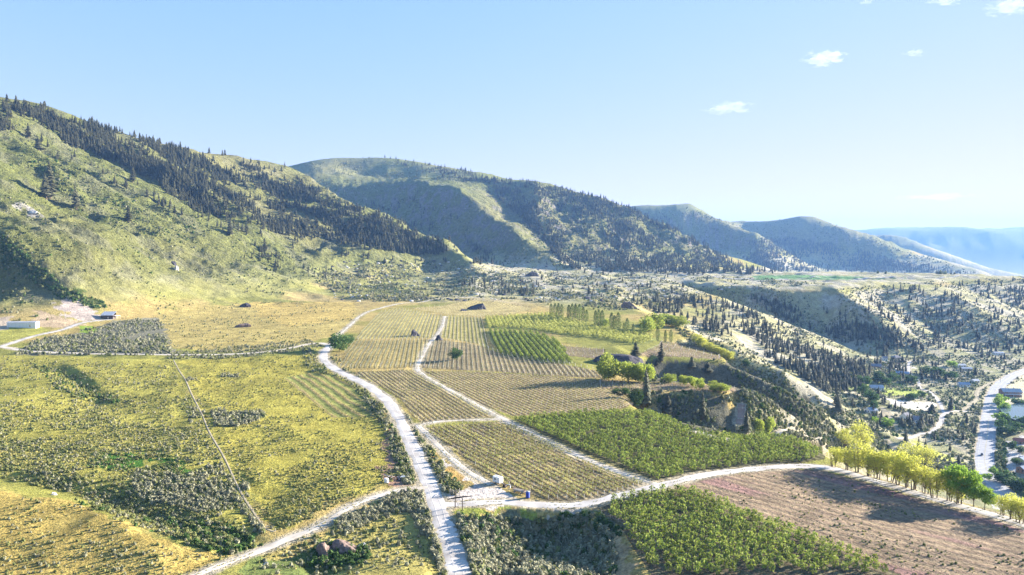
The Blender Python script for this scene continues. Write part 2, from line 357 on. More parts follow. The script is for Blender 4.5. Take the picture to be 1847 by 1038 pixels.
# level the ground across each road
for k, L in RL.items():
    if k == 'bench_road': continue
    w = ROADS[k][1]; L = resample(L, 3.0); zc = blur(HT(L[:, 0], L[:, 1])[:, None], 4, 0)[:, 0]
    x0, y0 = L.min(0) - 12; x1, y1 = L.max(0) + 12
    ii, jj = np.where((GX > x0) & (GX < x1) & (GY > y0) & (GY < y1)); gx_, gy_ = GX[ii, jj], GY[ii, jj]
    best = np.full(len(ii), 1e9); zz = np.zeros(len(ii))
    for q in range(len(L)):
        m = np.abs(gx_ - L[q, 0]) + np.abs(gy_ - L[q, 1]) < 25
        d = np.hypot(gx_[m] - L[q, 0], gy_[m] - L[q, 1]); bb = best[m]; u = d < bb; bb[u] = d[u]; best[m] = bb; z_ = zz[m]; z_[u] = zc[q]; zz[m] = z_
    w_ = 1 - sstep(w / 2 + 1, w / 2 + 7, best); H[ii, jj] = H[ii, jj] * (1 - w_) + zz * w_
# ------------------------------------------------------------------ mesh and material helpers
def mesh_np(name, V, Fc, mat=None, smooth=False):
    V = np.asarray(V, np.float32); Fc = np.asarray(Fc, np.int32); k = Fc.shape[1]
    me = bpy.data.meshes.new(name); me.vertices.add(len(V)); me.vertices.foreach_set("co", V.ravel())
    me.loops.add(Fc.size); me.loops.foreach_set("vertex_index", Fc.ravel())
    me.polygons.add(len(Fc)); me.polygons.foreach_set("loop_start", np.arange(0, Fc.size, k, dtype=np.int32)); me.polygons.foreach_set("loop_total", np.full(len(Fc), k, np.int32))
    if smooth: me.polygons.foreach_set("use_smooth", np.ones(len(Fc), bool))
    me.update(calc_edges=True); me.validate()
    if mat: me.materials.append(mat)
    return me
def mkobj(name, me, parent=None, loc=None, rz=None, sc=None):
    o = bpy.data.objects.new(name, me); COL.objects.link(o)
    if parent: o.parent = parent
    if loc is not None: o.location = loc
    if rz is not None: o.rotation_euler = (0, 0, rz)
    if sc is not None: o.scale = sc if hasattr(sc, '__len__') else (sc, sc, sc)
    return o
def tag(o, label=None, cat=None, group=None, kind=None):
    if label: o["label"] = label
    if cat: o["category"] = cat
    if group: o["group"] = group
    if kind: o["kind"] = kind
    return o
def vattr(me, name, a, kind='FLOAT'):
    at = me.attributes.new(name, kind, 'POINT')
    if kind == 'FLOAT_COLOR':
        c = np.ones((len(a), 4), np.float32); c[:, :3] = a; at.data.foreach_set("color", c.ravel())
    else: at.data.foreach_set("value", np.asarray(a, np.float32).ravel())
class NT_:
    def __init__(s, name):
        s.m = bpy.data.materials.new(name); s.m.use_nodes = True; s.t = s.m.node_tree; s.n = s.t.nodes; s.b = s.n["Principled BSDF"]
        s.b.inputs["Roughness"].default_value = .9; s.b.inputs["Specular IOR Level"].default_value = .15
    def add(s, t, **k):
        n = s.n.new(t)
        for a, v in k.items(): setattr(n, a, v)
        return n
    def link(s, a, b): s.t.links.new(a, b)
def noise_mat(name, c1, c2, scale=1.0, rough=.9, bump=0.0, spec=.15, detail=4, coord='Object', metallic=0, objvar=0.0):
    M = NT_(name); tc = M.add("ShaderNodeTexCoord"); nz = M.add("ShaderNodeTexNoise"); nz.inputs["Scale"].default_value = scale; nz.inputs["Detail"].default_value = detail
    M.link(tc.outputs[coord], nz.inputs["Vector"])
    cr = M.add("ShaderNodeValToRGB"); cr.color_ramp.elements[0].position = .3; cr.color_ramp.elements[1].position = .7
    cr.color_ramp.elements[0].color = (*c1, 1); cr.color_ramp.elements[1].color = (*c2, 1); M.link(nz.outputs[0], cr.inputs[0])
    out = cr.outputs[0]
    if objvar:
        oi = M.add("ShaderNodeObjectInfo"); hs = M.add("ShaderNodeHueSaturation"); mr = M.add("ShaderNodeMapRange")
        mr.inputs[3].default_value = 1 - objvar; mr.inputs[4].default_value = 1 + objvar; M.link(oi.outputs["Random"], mr.inputs[0]); M.link(mr.outputs[0], hs.inputs["Value"])
        M.link(out, hs.inputs["Color"]); out = hs.outputs[0]
    M.link(out, M.b.inputs["Base Color"]); M.b.inputs["Roughness"].default_value = rough; M.b.inputs["Specular IOR Level"].default_value = spec; M.b.inputs["Metallic"].default_value = metallic
    if bump:
        bp = M.add("ShaderNodeBump"); bp.inputs["Strength"].default_value = bump; bp.inputs["Distance"].default_value = .1; M.link(nz.outputs[0], bp.inputs["Height"]); M.link(bp.outputs[0], M.b.inputs["Normal"])
    return M.m
# ------------------------------------------------------------------ what covers the ground
GRASS = (.235, .225, .055); DRY = (.36, .27, .10); GREEN = (.13, .19, .04); SCRUB = (.20, .19, .125); SOIL = (.30, .215, .15); PALE = (.45, .40, .33); ROCK = (.23, .20, .17)
# blocks: outline as seen, ground between rows, ground under rows, a line along the rows, row spacing in metres
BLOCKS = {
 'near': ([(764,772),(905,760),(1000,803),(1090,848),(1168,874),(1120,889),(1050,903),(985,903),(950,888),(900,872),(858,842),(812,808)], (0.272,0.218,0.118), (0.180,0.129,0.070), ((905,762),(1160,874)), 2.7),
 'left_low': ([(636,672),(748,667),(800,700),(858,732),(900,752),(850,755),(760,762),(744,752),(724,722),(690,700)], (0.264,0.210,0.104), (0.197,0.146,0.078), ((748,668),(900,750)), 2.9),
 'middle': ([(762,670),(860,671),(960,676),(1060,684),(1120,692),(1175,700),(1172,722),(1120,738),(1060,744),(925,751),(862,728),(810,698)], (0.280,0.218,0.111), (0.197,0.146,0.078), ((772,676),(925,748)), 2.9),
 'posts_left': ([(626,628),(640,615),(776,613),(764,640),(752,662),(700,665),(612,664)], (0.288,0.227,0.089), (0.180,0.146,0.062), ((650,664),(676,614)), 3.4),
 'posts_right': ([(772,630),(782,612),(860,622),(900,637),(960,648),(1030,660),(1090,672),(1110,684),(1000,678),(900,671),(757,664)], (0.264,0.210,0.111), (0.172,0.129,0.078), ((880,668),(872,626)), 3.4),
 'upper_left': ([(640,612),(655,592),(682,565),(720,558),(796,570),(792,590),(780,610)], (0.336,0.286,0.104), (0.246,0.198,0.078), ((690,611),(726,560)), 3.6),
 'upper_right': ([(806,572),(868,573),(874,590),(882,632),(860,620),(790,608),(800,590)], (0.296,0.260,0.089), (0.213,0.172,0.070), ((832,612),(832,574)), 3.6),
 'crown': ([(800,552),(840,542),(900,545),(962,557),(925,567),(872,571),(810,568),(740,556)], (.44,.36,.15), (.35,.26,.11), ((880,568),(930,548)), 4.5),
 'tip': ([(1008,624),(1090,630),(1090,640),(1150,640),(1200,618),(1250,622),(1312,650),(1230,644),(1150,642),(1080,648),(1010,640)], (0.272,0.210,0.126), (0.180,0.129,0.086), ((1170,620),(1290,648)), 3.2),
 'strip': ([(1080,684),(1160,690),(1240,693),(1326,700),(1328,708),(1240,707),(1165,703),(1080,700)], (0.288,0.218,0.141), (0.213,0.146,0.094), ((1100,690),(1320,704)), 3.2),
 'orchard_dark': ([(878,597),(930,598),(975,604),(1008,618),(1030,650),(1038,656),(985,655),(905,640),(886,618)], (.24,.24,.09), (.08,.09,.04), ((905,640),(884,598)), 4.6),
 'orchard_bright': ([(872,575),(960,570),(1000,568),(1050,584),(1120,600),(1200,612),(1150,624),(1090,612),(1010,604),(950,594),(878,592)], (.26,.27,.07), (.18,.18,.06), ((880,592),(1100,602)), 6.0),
 'orchard_green': ([(928,757),(1000,748),(1110,742),(1195,748),(1215,765),(1250,780),(1330,790),(1400,786),(1480,798),(1488,828),(1440,836),(1370,840),(1280,851),(1190,870),(1100,838),(1000,795)], (.12,.11,.05), (.09,.08,.04), ((940,762),(1180,862)), 4.2),  # soil colour darkened to carry the shade between the trees
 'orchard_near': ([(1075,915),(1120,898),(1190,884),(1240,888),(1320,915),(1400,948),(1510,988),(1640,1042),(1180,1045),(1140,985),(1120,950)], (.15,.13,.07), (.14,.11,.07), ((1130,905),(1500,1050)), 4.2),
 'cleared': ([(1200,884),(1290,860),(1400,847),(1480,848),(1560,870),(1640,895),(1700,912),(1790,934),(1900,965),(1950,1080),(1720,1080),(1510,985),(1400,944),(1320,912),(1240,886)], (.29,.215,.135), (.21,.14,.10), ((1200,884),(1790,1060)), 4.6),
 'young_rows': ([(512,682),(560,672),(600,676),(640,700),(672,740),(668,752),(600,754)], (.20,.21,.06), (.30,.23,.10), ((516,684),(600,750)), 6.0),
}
BP = {k: ground_poly(v[0]) for k, v in BLOCKS.items()}
def block_dir(k):
    (a, b) = BLOCKS[k][3]; x, y, _, _ = hit([a[0], b[0]], [a[1], b[1]]); d = np.array([x[1]-x[0], y[1]-y[0]]); return np.array([x[0], y[0]]), d / np.hypot(*d)
BD = {k: block_dir(k) for k in BLOCKS}
# other patches of ground: outline as seen, colour, softness of noise edge
PATCHES = [
 ([(0,640),(310,650),(380,780),(470,950),(420,980),(330,960),(200,900),(0,860)], (.32,.285,.065), 0),
 ([(320,650),(560,640),(640,700),(690,770),(715,860),(600,900),(500,955),(420,860),(370,760)], (.33,.285,.06), 0),
 ([(-300,872),(0,888),(130,906),(250,958),(330,985),(430,1000),(300,1060),(-300,1100)], (.42,.31,.09), 0),
 ([(30,640),(60,618),(150,598),(200,580),(290,572),(310,640)], (.19,.175,.12), 0),
 ([(280,560),(480,545),(620,548),(650,560),(620,600),(560,618),(420,635),(310,630)], (.37,.29,.10), 0),
 ([(450,545),(640,545),(640,575),(520,590),(470,570)], (.42,.31,.10), 0),
 ([(104,545),(130,540),(185,562),(178,580),(140,578),(110,560)], (.40,.33,.28), 1),
 ([(-60,560),(20,572),(30,592),(0,600),(-60,600)], (.42,.33,.24), 1),
 ([(60,560),(110,570),(150,585),(120,592),(60,588)], (.40,.30,.19), 0),
 ([(20,590),(90,592),(84,606),(0,620),(-60,616)], (.33,.31,.07), 0),
 ([(140,588),(172,588),(172,600),(140,602)], (.22,.30,.04), 0),
 ([(160,820),(235,818),(245,845),(205,850),(165,838)], (.07,.16,.025), 1),
 ([(250,815),(300,820),(338,838),(330,862),(290,850)], (.07,.16,.025), 1),
 ([(270,930),(360,935),(440,955),(465,990),(420,995),(330,965)], (.07,.14,.03), 1),
 ([(700,770),(708,800),(716,860),(740,878),(700,875),(690,800)], (.36,.22,.15), 0),
 ([(760,780),(800,830),(835,870),(830,890),(795,870),(770,820)], (.42,.27,.09), 1),
 ([(808,822),(850,852),(900,880),(952,900),(1000,905),(1075,905),(1050,918),(830,914),(800,900),(835,888),(818,850)], (.54,.47,.41), 0),
 ([(825,915),(1050,918),(1100,925),(1080,945),(960,935),(860,935)], (.22,.24,.05), 1),
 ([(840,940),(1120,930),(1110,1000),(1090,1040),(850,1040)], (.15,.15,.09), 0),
 ([(868,958),(900,975),(920,1010),(915,1045),(895,1010),(870,985)], (.47,.41,.38), 1),
 ([(1110,958),(1132,960),(1145,1000),(1150,1045),(1112,1045),(1110,1000)], (.48,.34,.18), 0),
 ([(700,890),(760,885),(800,1000),(810,1045),(470,1045),(600,960)], (.34,.29,.09), 0),
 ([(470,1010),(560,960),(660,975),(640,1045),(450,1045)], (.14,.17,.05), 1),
 ([(0,440),(70,480),(90,520),(60,500),(0,460)], (.07,.11,.03), 1),
 ([(100,512),(150,530),(195,552),(170,556),(120,530)], (.08,.11,.03), 1),
 ([(30,370),(60,375),(78,392),(60,394),(35,382)], (.40,.37,.33), 1),
 ([(1355,498),(1430,496),(1560,500),(1540,505),(1420,505),(1362,505)], (.13,.24,.09), 0),
 ([(1560,501),(1640,502),(1600,504),(1500,505)], (.17,.24,.10), 0),
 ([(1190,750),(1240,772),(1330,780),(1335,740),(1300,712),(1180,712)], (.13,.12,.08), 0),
 ([(1160,652),(1200,650),(1310,656),(1380,677),(1440,712),(1500,755),(1440,760),(1340,712),(1300,694),(1160,688)], (.13,.12,.08), 0),  # dark scrub tone, standing in for shade on the ravine wall
 ([(1500,690),(1560,695),(1600,688),(1600,700),(1540,706)], (.30,.32,.10), 0),
 ([(1580,700),(1640,700),(1680,712),(1640,716),(1580,712)], (.36,.40,.09), 0),
 ([(1600,720),(1690,728),(1685,742),(1640,738),(1605,730)], (.60,.54,.46), 0),
 ([(1590,650),(1640,648),(1650,665),(1620,672),(1596,664)], (.55,.50,.40), 0),
 ([(1650,805),(1700,815),(1735,835),(1700,845),(1650,830)], (.40,.40,.10), 0),
 ([(1818,672),(1900,660),(1900,720),(1800,725),(1808,690)], (.52,.47,.30), 0),
 ([(1812,800),(1847,785),(1847,850),(1812,850)], (.50,.47,.44), 0),
 ([(1420,786),(1480,784),(1530,800),(1500,815),(1440,795)], (.45,.38,.26), 0),
 ([(1770,880),(1800,890),(1830,925),(1790,915)], (.50,.48,.44), 0),
]
X_, Y_ = GX, GY
n1 = fbm(X_/90, Y_/90, 4, 51)[..., None]; n2 = fbm(X_/25, Y_/25, 4, 61)[..., None]; n3 = fbm(X_/400, Y_/400, 3, 71)[..., None]
A3 = lambda c: np.array(c)[None, None, :]
colA = A3(GRASS) * (1 - sstep(.40, .62, n1)) + A3(DRY) * sstep(.40, .62, n1)
hz = (sstep(8, 40, base) * 1.0)[..., None]
hillc = A3((.175,.185,.058)) * (1 - sstep(.35, .65, n3)) + A3((.215,.20,.08)) * sstep(.35, .65, n3)
hillc = hillc * (1 - sstep(.52, .70, n2) * .5) + A3(SCRUB) * sstep(.52, .70, n2) * .5
colA = colA * (1 - hz) + hillc * hz
rk = (rough + low)[..., None]; rk = np.clip(rk, 0, 1) * (1 - .85 * lefth[..., None])
rc_ = A3((.35,.315,.16)) * (1 - sstep(.42, .6, n2)) + A3((.38,.34,.25)) * sstep(.42, .6, n2)
colA = colA * (1 - rk) + rc_ * rk
slp = np.abs(np.gradient(H, axis=1) / np.gradient(RR)[None, :]) + np.abs(np.gradient(H, axis=0) / (np.gradient(TH)[:, None] * RR[None, :]))
rr_ = (sstep(.85, 1.35, slp) * sstep(1700, 2200, RR)[None, :] * sstep(.4, .6, n2[..., 0]))[..., None] * hz
colA = colA * (1 - rr_) + A3(ROCK) * rr_
vf = (sstep(-50, -75, base))[..., None]
colA = colA * (1 - vf) + (A3((.27,.26,.13)) * (1 - sstep(.4,.6,n2)) + A3((.36,.32,.22)) * sstep(.4,.6,n2)) * vf
vt = sstep(7000, 8500, RR)[None, :, None] * np.ones_like(hz); colA = colA * (1 - vt) + A3((.17,.165,.11)) * vt
colB = colA.copy(); rcoord = np.zeros((NT, NR)); ramp = np.zeros((NT, NR))
wob = (fbm(X_/9, Y_/9, 3, 81) - .5); wob2 = (fbm(X_/9+50, Y_/9, 3, 82) - .5)
def cells(P):
    x0, y0 = P.min(0) - 3; x1, y1 = P.max(0) + 3
    ii, jj = np.where((GX > x0) & (GX < x1) & (GY > y0) & (GY < y1)); return ii, jj
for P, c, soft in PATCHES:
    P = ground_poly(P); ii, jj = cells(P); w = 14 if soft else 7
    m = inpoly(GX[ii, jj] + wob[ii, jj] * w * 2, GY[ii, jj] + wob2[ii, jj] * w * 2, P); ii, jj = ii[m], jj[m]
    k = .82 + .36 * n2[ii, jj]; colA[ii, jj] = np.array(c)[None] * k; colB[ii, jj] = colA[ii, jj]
INBLOCK = np.zeros((NT, NR), bool)
for k, v in BLOCKS.items():
    P = BP[k]; ii, jj = cells(P); m = inpoly(GX[ii, jj], GY[ii, jj], P); ii, jj = ii[m], jj[m]
    o, d = BD[k]; kk = .85 + .3 * n2[ii, jj]
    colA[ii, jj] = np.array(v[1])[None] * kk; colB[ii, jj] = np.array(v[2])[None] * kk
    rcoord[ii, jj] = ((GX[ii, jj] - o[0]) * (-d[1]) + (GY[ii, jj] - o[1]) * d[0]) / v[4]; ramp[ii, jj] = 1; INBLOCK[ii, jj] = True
ii, jj = cells(BP['cleared']); m = inpoly(GX[ii, jj], GY[ii, jj], BP['cleared']); ii, jj = ii[m], jj[m]
_o, _d = BD['cleared']; _u = (GX[ii, jj] - _o[0]) * _d[0] + (GY[ii, jj] - _o[1]) * _d[1]; _v = -(GX[ii, jj] - _o[0]) * _d[1] + (GY[ii, jj] - _o[1]) * _d[0]
t = sstep(.44, .60, fbm(_u / 42, _v / 7, 4, 88))[:, None] * .85; ramp[ii, jj] = .55
colA[ii, jj] = colA[ii, jj] * (1 - t) + np.array((.29,.165,.145)) * t; colB[ii, jj] = colB[ii, jj] * (1 - t * .7) + np.array((.24,.14,.12)) * t * .7
ROADMASK = np.zeros((NT, NR))
for k, L in RL.items():
    if k == 'fence_path': continue
    if len(L) > 60: L = L[::2]
    ii, jj = cells(L + 0); w = ROADS[k][1]
    d = near_line(GX[ii, jj], GY[ii, jj], L); t = (1 - sstep(w/2 + .6, w/2 + 2.6, d + wob[ii, jj] * 3))[:, None]
    colA[ii, jj] = colA[ii, jj] * (1 - t) + np.array((.40,.34,.24)) * t; colB[ii, jj] = colB[ii, jj] * (1 - t) + np.array((.40,.34,.24)) * t
    ROADMASK[ii, jj] = np.maximum(ROADMASK[ii, jj], t[:, 0] > .3)

def terrain_material():
    M = NT_("ground_cover")
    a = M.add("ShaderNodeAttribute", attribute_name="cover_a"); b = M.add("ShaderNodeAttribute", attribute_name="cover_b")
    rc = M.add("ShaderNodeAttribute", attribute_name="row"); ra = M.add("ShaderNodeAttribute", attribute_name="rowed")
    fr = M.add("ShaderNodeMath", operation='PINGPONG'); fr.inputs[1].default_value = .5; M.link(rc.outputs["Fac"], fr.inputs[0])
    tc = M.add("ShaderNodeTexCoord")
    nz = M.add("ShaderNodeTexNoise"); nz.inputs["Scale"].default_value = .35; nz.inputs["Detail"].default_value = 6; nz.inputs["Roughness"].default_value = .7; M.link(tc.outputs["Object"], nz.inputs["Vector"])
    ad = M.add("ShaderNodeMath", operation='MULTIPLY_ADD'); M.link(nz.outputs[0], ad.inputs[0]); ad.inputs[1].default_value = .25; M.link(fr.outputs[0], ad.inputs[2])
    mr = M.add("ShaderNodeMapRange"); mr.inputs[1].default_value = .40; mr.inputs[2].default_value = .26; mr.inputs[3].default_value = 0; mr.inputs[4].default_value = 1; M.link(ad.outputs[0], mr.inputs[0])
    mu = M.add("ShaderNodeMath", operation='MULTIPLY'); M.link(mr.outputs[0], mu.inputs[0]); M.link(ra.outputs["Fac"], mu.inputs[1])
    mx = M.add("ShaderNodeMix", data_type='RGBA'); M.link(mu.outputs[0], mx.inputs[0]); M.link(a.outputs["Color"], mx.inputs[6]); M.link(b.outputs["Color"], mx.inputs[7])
    # tufts and grain
    n2 = M.add("ShaderNodeTexNoise"); n2.inputs["Scale"].default_value = .9; n2.inputs["Detail"].default_value = 5; n2.inputs["Roughness"].default_value = .65; M.link(tc.outputs["Object"], n2.inputs["Vector"])
    m2 = M.add("ShaderNodeMapRange"); m2.inputs[1].default_value = .3; m2.inputs[2].default_value = .7; m2.inputs[3].default_value = .55; m2.inputs[4].default_value = 1.4; M.link(n2.outputs[0], m2.inputs[0])
    n3 = M.add("ShaderNodeTexNoise"); n3.inputs["Scale"].default_value = .09; n3.inputs["Detail"].default_value = 7; n3.inputs["Roughness"].default_value = .7; M.link(tc.outputs["Object"], n3.inputs["Vector"])
    m3 = M.add("ShaderNodeMapRange"); m3.inputs[1].default_value = .3; m3.inputs[2].default_value = .7; m3.inputs[3].default_value = .62; m3.inputs[4].default_value = 1.32; M.link(n3.outputs[0], m3.inputs[0])
    mm = M.add("ShaderNodeMath", operation='MULTIPLY'); M.link(m2.outputs[0], mm.inputs[0]); M.link(m3.outputs[0], mm.inputs[1])
    sc_ = M.add("ShaderNodeVectorMath", operation='SCALE'); M.link(mx.outputs[2], sc_.inputs[0]); M.link(mm.outputs[0], sc_.inputs["Scale"])
    M.link(sc_.outputs[0], M.b.inputs["Base Color"]); M.b.inputs["Roughness"].default_value = 1; M.b.inputs["Specular IOR Level"].default_value = 0.05
    bp = M.add("ShaderNodeBump"); bp.inputs["Strength"].default_value = 1.0; bp.inputs["Distance"].default_value = .9; M.link(n2.outputs[0], bp.inputs["Height"])
    n4 = M.add("ShaderNodeTexNoise"); n4.inputs["Scale"].default_value = .022; n4.inputs["Detail"].default_value = 8; n4.inputs["Roughness"].default_value = .68; M.link(tc.outputs["Object"], n4.inputs["Vector"])
    st_ = M.add("ShaderNodeAttribute", attribute_name="steep"); b3 = M.add("ShaderNodeBump"); M.link(st_.outputs["Fac"], b3.inputs["Strength"]); b3.inputs["Distance"].default_value = 38; M.link(n4.outputs[0], b3.inputs["Height"]); M.link(bp.outputs[0], b3.inputs["Normal"]); bp = b3
    fm = M.add("ShaderNodeMath", operation='MULTIPLY'); M.link(fr.outputs[0], fm.inputs[0]); M.link(ra.outputs["Fac"], fm.inputs[1]); b4 = M.add("ShaderNodeBump"); b4.inputs["Strength"].default_value = .8; b4.inputs["Distance"].default_value = 1.3; M.link(fm.outputs[0], b4.inputs["Height"]); M.link(bp.outputs[0], b4.inputs["Normal"]); bp = b4
    b2 = M.add("ShaderNodeBump"); b2.inputs["Strength"].default_value = .6; b2.inputs["Distance"].default_value = 3.5; M.link(n3.outputs[0], b2.inputs["Height"]); M.link(bp.outputs[0], b2.inputs["Normal"])
    M.link(b2.outputs[0], M.b.inputs["Normal"])
    return M.m
M_GROUND = terrain_material()
def build_ground():
    V = np.stack([GX, GY, H], -1).reshape(-1, 3)
    i, j = np.meshgrid(np.arange(NT - 1), np.arange(NR - 1), indexing='ij'); a = i * NR + j
    Fc = np.stack([a, a + NR, a + NR + 1, a + 1], -1).reshape(-1, 4)[:, ::-1]
    # the land behind and beside the viewpoint, coarse, sharing the two edge columns
    back = np.linspace(TH[-1], TH[0] + 2 * math.pi, 48)[1:-1]; nb = len(back)
    t = np.linspace(0, 1, nb + 2)[1:-1]; Hb = H[-1][None] * (1 - t[:, None]) + H[0][None] * t[:, None]
    sel = np.arange(0, NR)
    Vb = np.stack([np.sin(back)[:, None] * RR, np.cos(back)[:, None] * RR, Hb], -1).reshape(-1, 3)
    n0 = len(V); cols = [(NT - 1) * NR] + [n0 + q * NR for q in range(nb)] + [0]
    step = 6; js = list(range(0, NR - 1, step)) + [NR - 1]
    Fb = []
    for q in range(len(cols) - 1):
        for u in range(len(js) - 1):
            Fb.append((cols[q] + js[u], cols[q] + js[u+1], cols[q+1] + js[u+1], cols[q+1] + js[u]))
    c0 = len(V) + len(Vb); inner = [(i * NR) for i in range(NT)] + [n0 + q * NR for q in range(nb)]
    V = np.concatenate([V, Vb, [[0, 0, float(np.mean(H[:, 0]))]]])
    Fc = np.concatenate([Fc, np.array(Fb), np.array([(c0, inner[(k+1) % len(inner)], inner[k], inner[k]) for k in range(len(inner))])[:0]])
    me = mesh_np("ground", V, Fc, M_GROUND, True)
    # the disc under the viewpoint
    bm = bmesh.new(); vs = [bm.verts.new(V[i]) for i in inner]; c = bm.verts.new(V[c0])
    for k in range(len(vs)): bm.faces.new((c, vs[(k+1) % len(vs)], vs[k]))
    mc = bpy.data.meshes.new("near_ground"); bm.to_mesh(mc); bm.free(); mc.materials.append(M_GROUND)
    oc = tag(mkobj("near_ground", mc), kind='structure')
    vattr(mc, "cover_a", np.tile(np.array(DRY), (len(mc.vertices), 1)), 'FLOAT_COLOR')
    pad = np.tile(np.array(GRASS), (len(Vb) + 1, 1))
    vattr(me, "cover_a", np.concatenate([colA.reshape(-1, 3), pad]), 'FLOAT_COLOR')
    vattr(me, "cover_b", np.concatenate([colB.reshape(-1, 3), pad]), 'FLOAT_COLOR')
    vattr(me, "steep", np.concatenate([(hillness * sstep(.1, .35, slope)).ravel(), np.zeros(len(Vb) + 1)]))
    vattr(me, "row", np.concatenate([rcoord.ravel(), np.zeros(len(Vb) + 1)]))
    vattr(me, "rowed", np.concatenate([ramp.ravel(), np.zeros(len(Vb) + 1)]))
    tag(mkobj("ground", me), kind='structure')
build_ground()
M_GRAVEL = noise_mat("pale_gravel", (.35,.31,.275), (.60,.555,.515), .13, bump=.5, detail=9)
M_DIRT = noise_mat("pale_dirt", (.37,.31,.24), (.64,.57,.48), .15, bump=.5, detail=9)
M_TAND = noise_mat('dull_tan_dirt', (.28,.23,.14), (.42,.35,.23), .4)
M_REDDIRT = noise_mat('reddish_dirt', (.26,.17,.13), (.38,.27,.21), .4, bump=.3)
M_ASPH = noise_mat("worn_asphalt", (.29,.285,.295), (.39,.38,.385), .2, bump=.1)
def ribbon(name, L, w, mat, dz=.09, cross=7, ruts=False, off=0.0):
    L = resample(L, 1.6); T = np.gradient(L, axis=0); T /= np.hypot(*T.T)[:, None]; N = np.stack([T[:, 1], -T[:, 0]], 1)
    edge = (fbm(np.arange(len(L)) / 4, np.zeros(len(L)), 3, hash(name) % 97) - .5) * min(2.0, w * .42)
    V = []
    for c in range(cross):
        t = c / (cross - 1) - .5; P = L + N * (t * (w + edge * (1 if t > 0 else -1)) + off)[:, None] if False else L + N * ((t * w + off) + edge * 2 * t)[:, None]
        z = HT(P[:, 0], P[:, 1]) + (dz if 0 < c < cross - 1 else dz - .12)
        V.append(np.stack([P[:, 0], P[:, 1], z], 1))
    n = len(L); V = np.concatenate(V); Fs = []
    for c in range(cross - 1):
        a = np.arange(n - 1) + c * n; Fs.append(np.stack([a, a + n, a + n + 1, a + 1], 1)[:, ::-1])
    return mkobj(name, mesh_np(name, V, np.concatenate(Fs), mat, True))
for k, L in RL.items():
    m = M_ASPH if k == 'highway' else M_REDDIRT if k == 'fence_track' else M_TAND if k in ('fence_path', 'valley_track', 'village_lane', 'lower_lane') else (M_GRAVEL if k in ('gravel_road', 'east_lane', 'side_road', 'village_road', 'village_lane', 'lower_lane','bench_road', 'driveway') else M_DIRT)
    tag(ribbon(k, L, ROADS[k][1], m, .09 if k != 'bench_road' else .6), kind='structure')
# ------------------------------------------------------------------ haze
hb = bmesh.new(); bmesh.ops.create_cube(hb, size=1); hm = bpy.data.meshes.new("haze"); hb.to_mesh(hm); hb.free()
haze = mkobj("haze", hm, loc=(0, 0, (float(H.max()) + 40 + float(H.min()) - 2) / 2)); haze.scale = (32000, 32000, float(H.max()) + 42 - float(H.min())); tag(haze, kind='stuff')
HM = NT_("haze_air"); HM.n.remove(HM.b); pv = HM.add("ShaderNodeVolumePrincipled"); pv.inputs["Color"].default_value = (.26, .50, 1.0, 1); pv.inputs["Density"].default_value = HAZE; pv.inputs["Anisotropy"].default_value = .1
HM.link(pv.outputs[0], HM.n["Material Output"].inputs["Volume"]); hm.materials.append(HM.m)

# ------------------------------------------------------------------ clouds, far outside the hazy air
def cloud(px, py, w, h, dens_, seed, label, D=21000):
    dx, dy, dz = ray(px, py); t = D / dy; W = w / F * D; Hh = h / F * D
    bm = bmesh.new(); bmesh.ops.create_icosphere(bm, subdivisions=3, radius=1)
    for v in bm.verts: v.co = Vector((v.co.x * W / 2, v.co.y * W * .35, v.co.z * Hh / 2))
    me = bpy.data.meshes.new("cloud"); bm.to_mesh(me); bm.free(); M = NT_("cloud_vapour"); M.n.remove(M.b); pv = M.add("ShaderNodeVolumePrincipled"); pv.inputs["Color"].default_value = (1, 1, 1, 1)
    tc = M.add("ShaderNodeTexCoord"); mp = M.add("ShaderNodeMapping"); mp.inputs["Scale"].default_value = (1, 1, 2.2); mp.inputs["Rotation"].default_value = (0, .25, 0); nz = M.add("ShaderNodeTexNoise"); nz.inputs["Scale"].default_value = 5.5 / W; nz.inputs["Detail"].default_value = 5; nz.inputs["Distortion"].default_value = .6
    mp.inputs["Location"].default_value = (seed * 97.0, 0, 0); M.link(tc.outputs["Object"], mp.inputs[0]); M.link(mp.outputs[0], nz.inputs["Vector"])
    sc_ = M.add("ShaderNodeVectorMath", operation='DIVIDE'); sc_.inputs[1].default_value = (W / 2, W * .35, Hh / 2); M.link(tc.outputs["Object"], sc_.inputs[0]); ln = M.add("ShaderNodeVectorMath", operation='LENGTH'); M.link(sc_.outputs[0], ln.inputs[0])
    f1 = M.add("ShaderNodeMath", operation='MULTIPLY_ADD'); f1.inputs[1].default_value = -.42; f1.inputs[2].default_value = -.22; M.link(ln.outputs["Value"], f1.inputs[0]); f2 = M.add("ShaderNodeMath", operation='ADD'); M.link(f1.outputs[0], f2.inputs[0]); M.link(nz.outputs[0], f2.inputs[1])
    mr = M.add("ShaderNodeMapRange"); mr.inputs[1].default_value = 0; mr.inputs[2].default_value = .16; mr.inputs[3].default_value = 0; mr.inputs[4].default_value = dens_; M.link(f2.outputs[0], mr.inputs[0]); M.link(mr.outputs[0], pv.inputs["Density"])
    M.link(pv.outputs[0], M.n["Material Output"].inputs["Volume"]); me.materials.append(M.m); o = mkobj("cloud", me, loc=(float(dx * t), D, float(CAMZ + dz * t))); tag(o, label, "cloud", "small clouds in the clear sky")
cloud(1487, 105, 92, 34, .0013, 1, 'small bright white cloud, the densest in the clear sky'); cloud(1314, 195, 110, 26, .0005, 2, 'thin faint cloud lowest over the mountains'); cloud(1648, 96, 50, 18, .0006, 3, 'tiny cloud wisp between the bright cloud and the frame corner cloud')
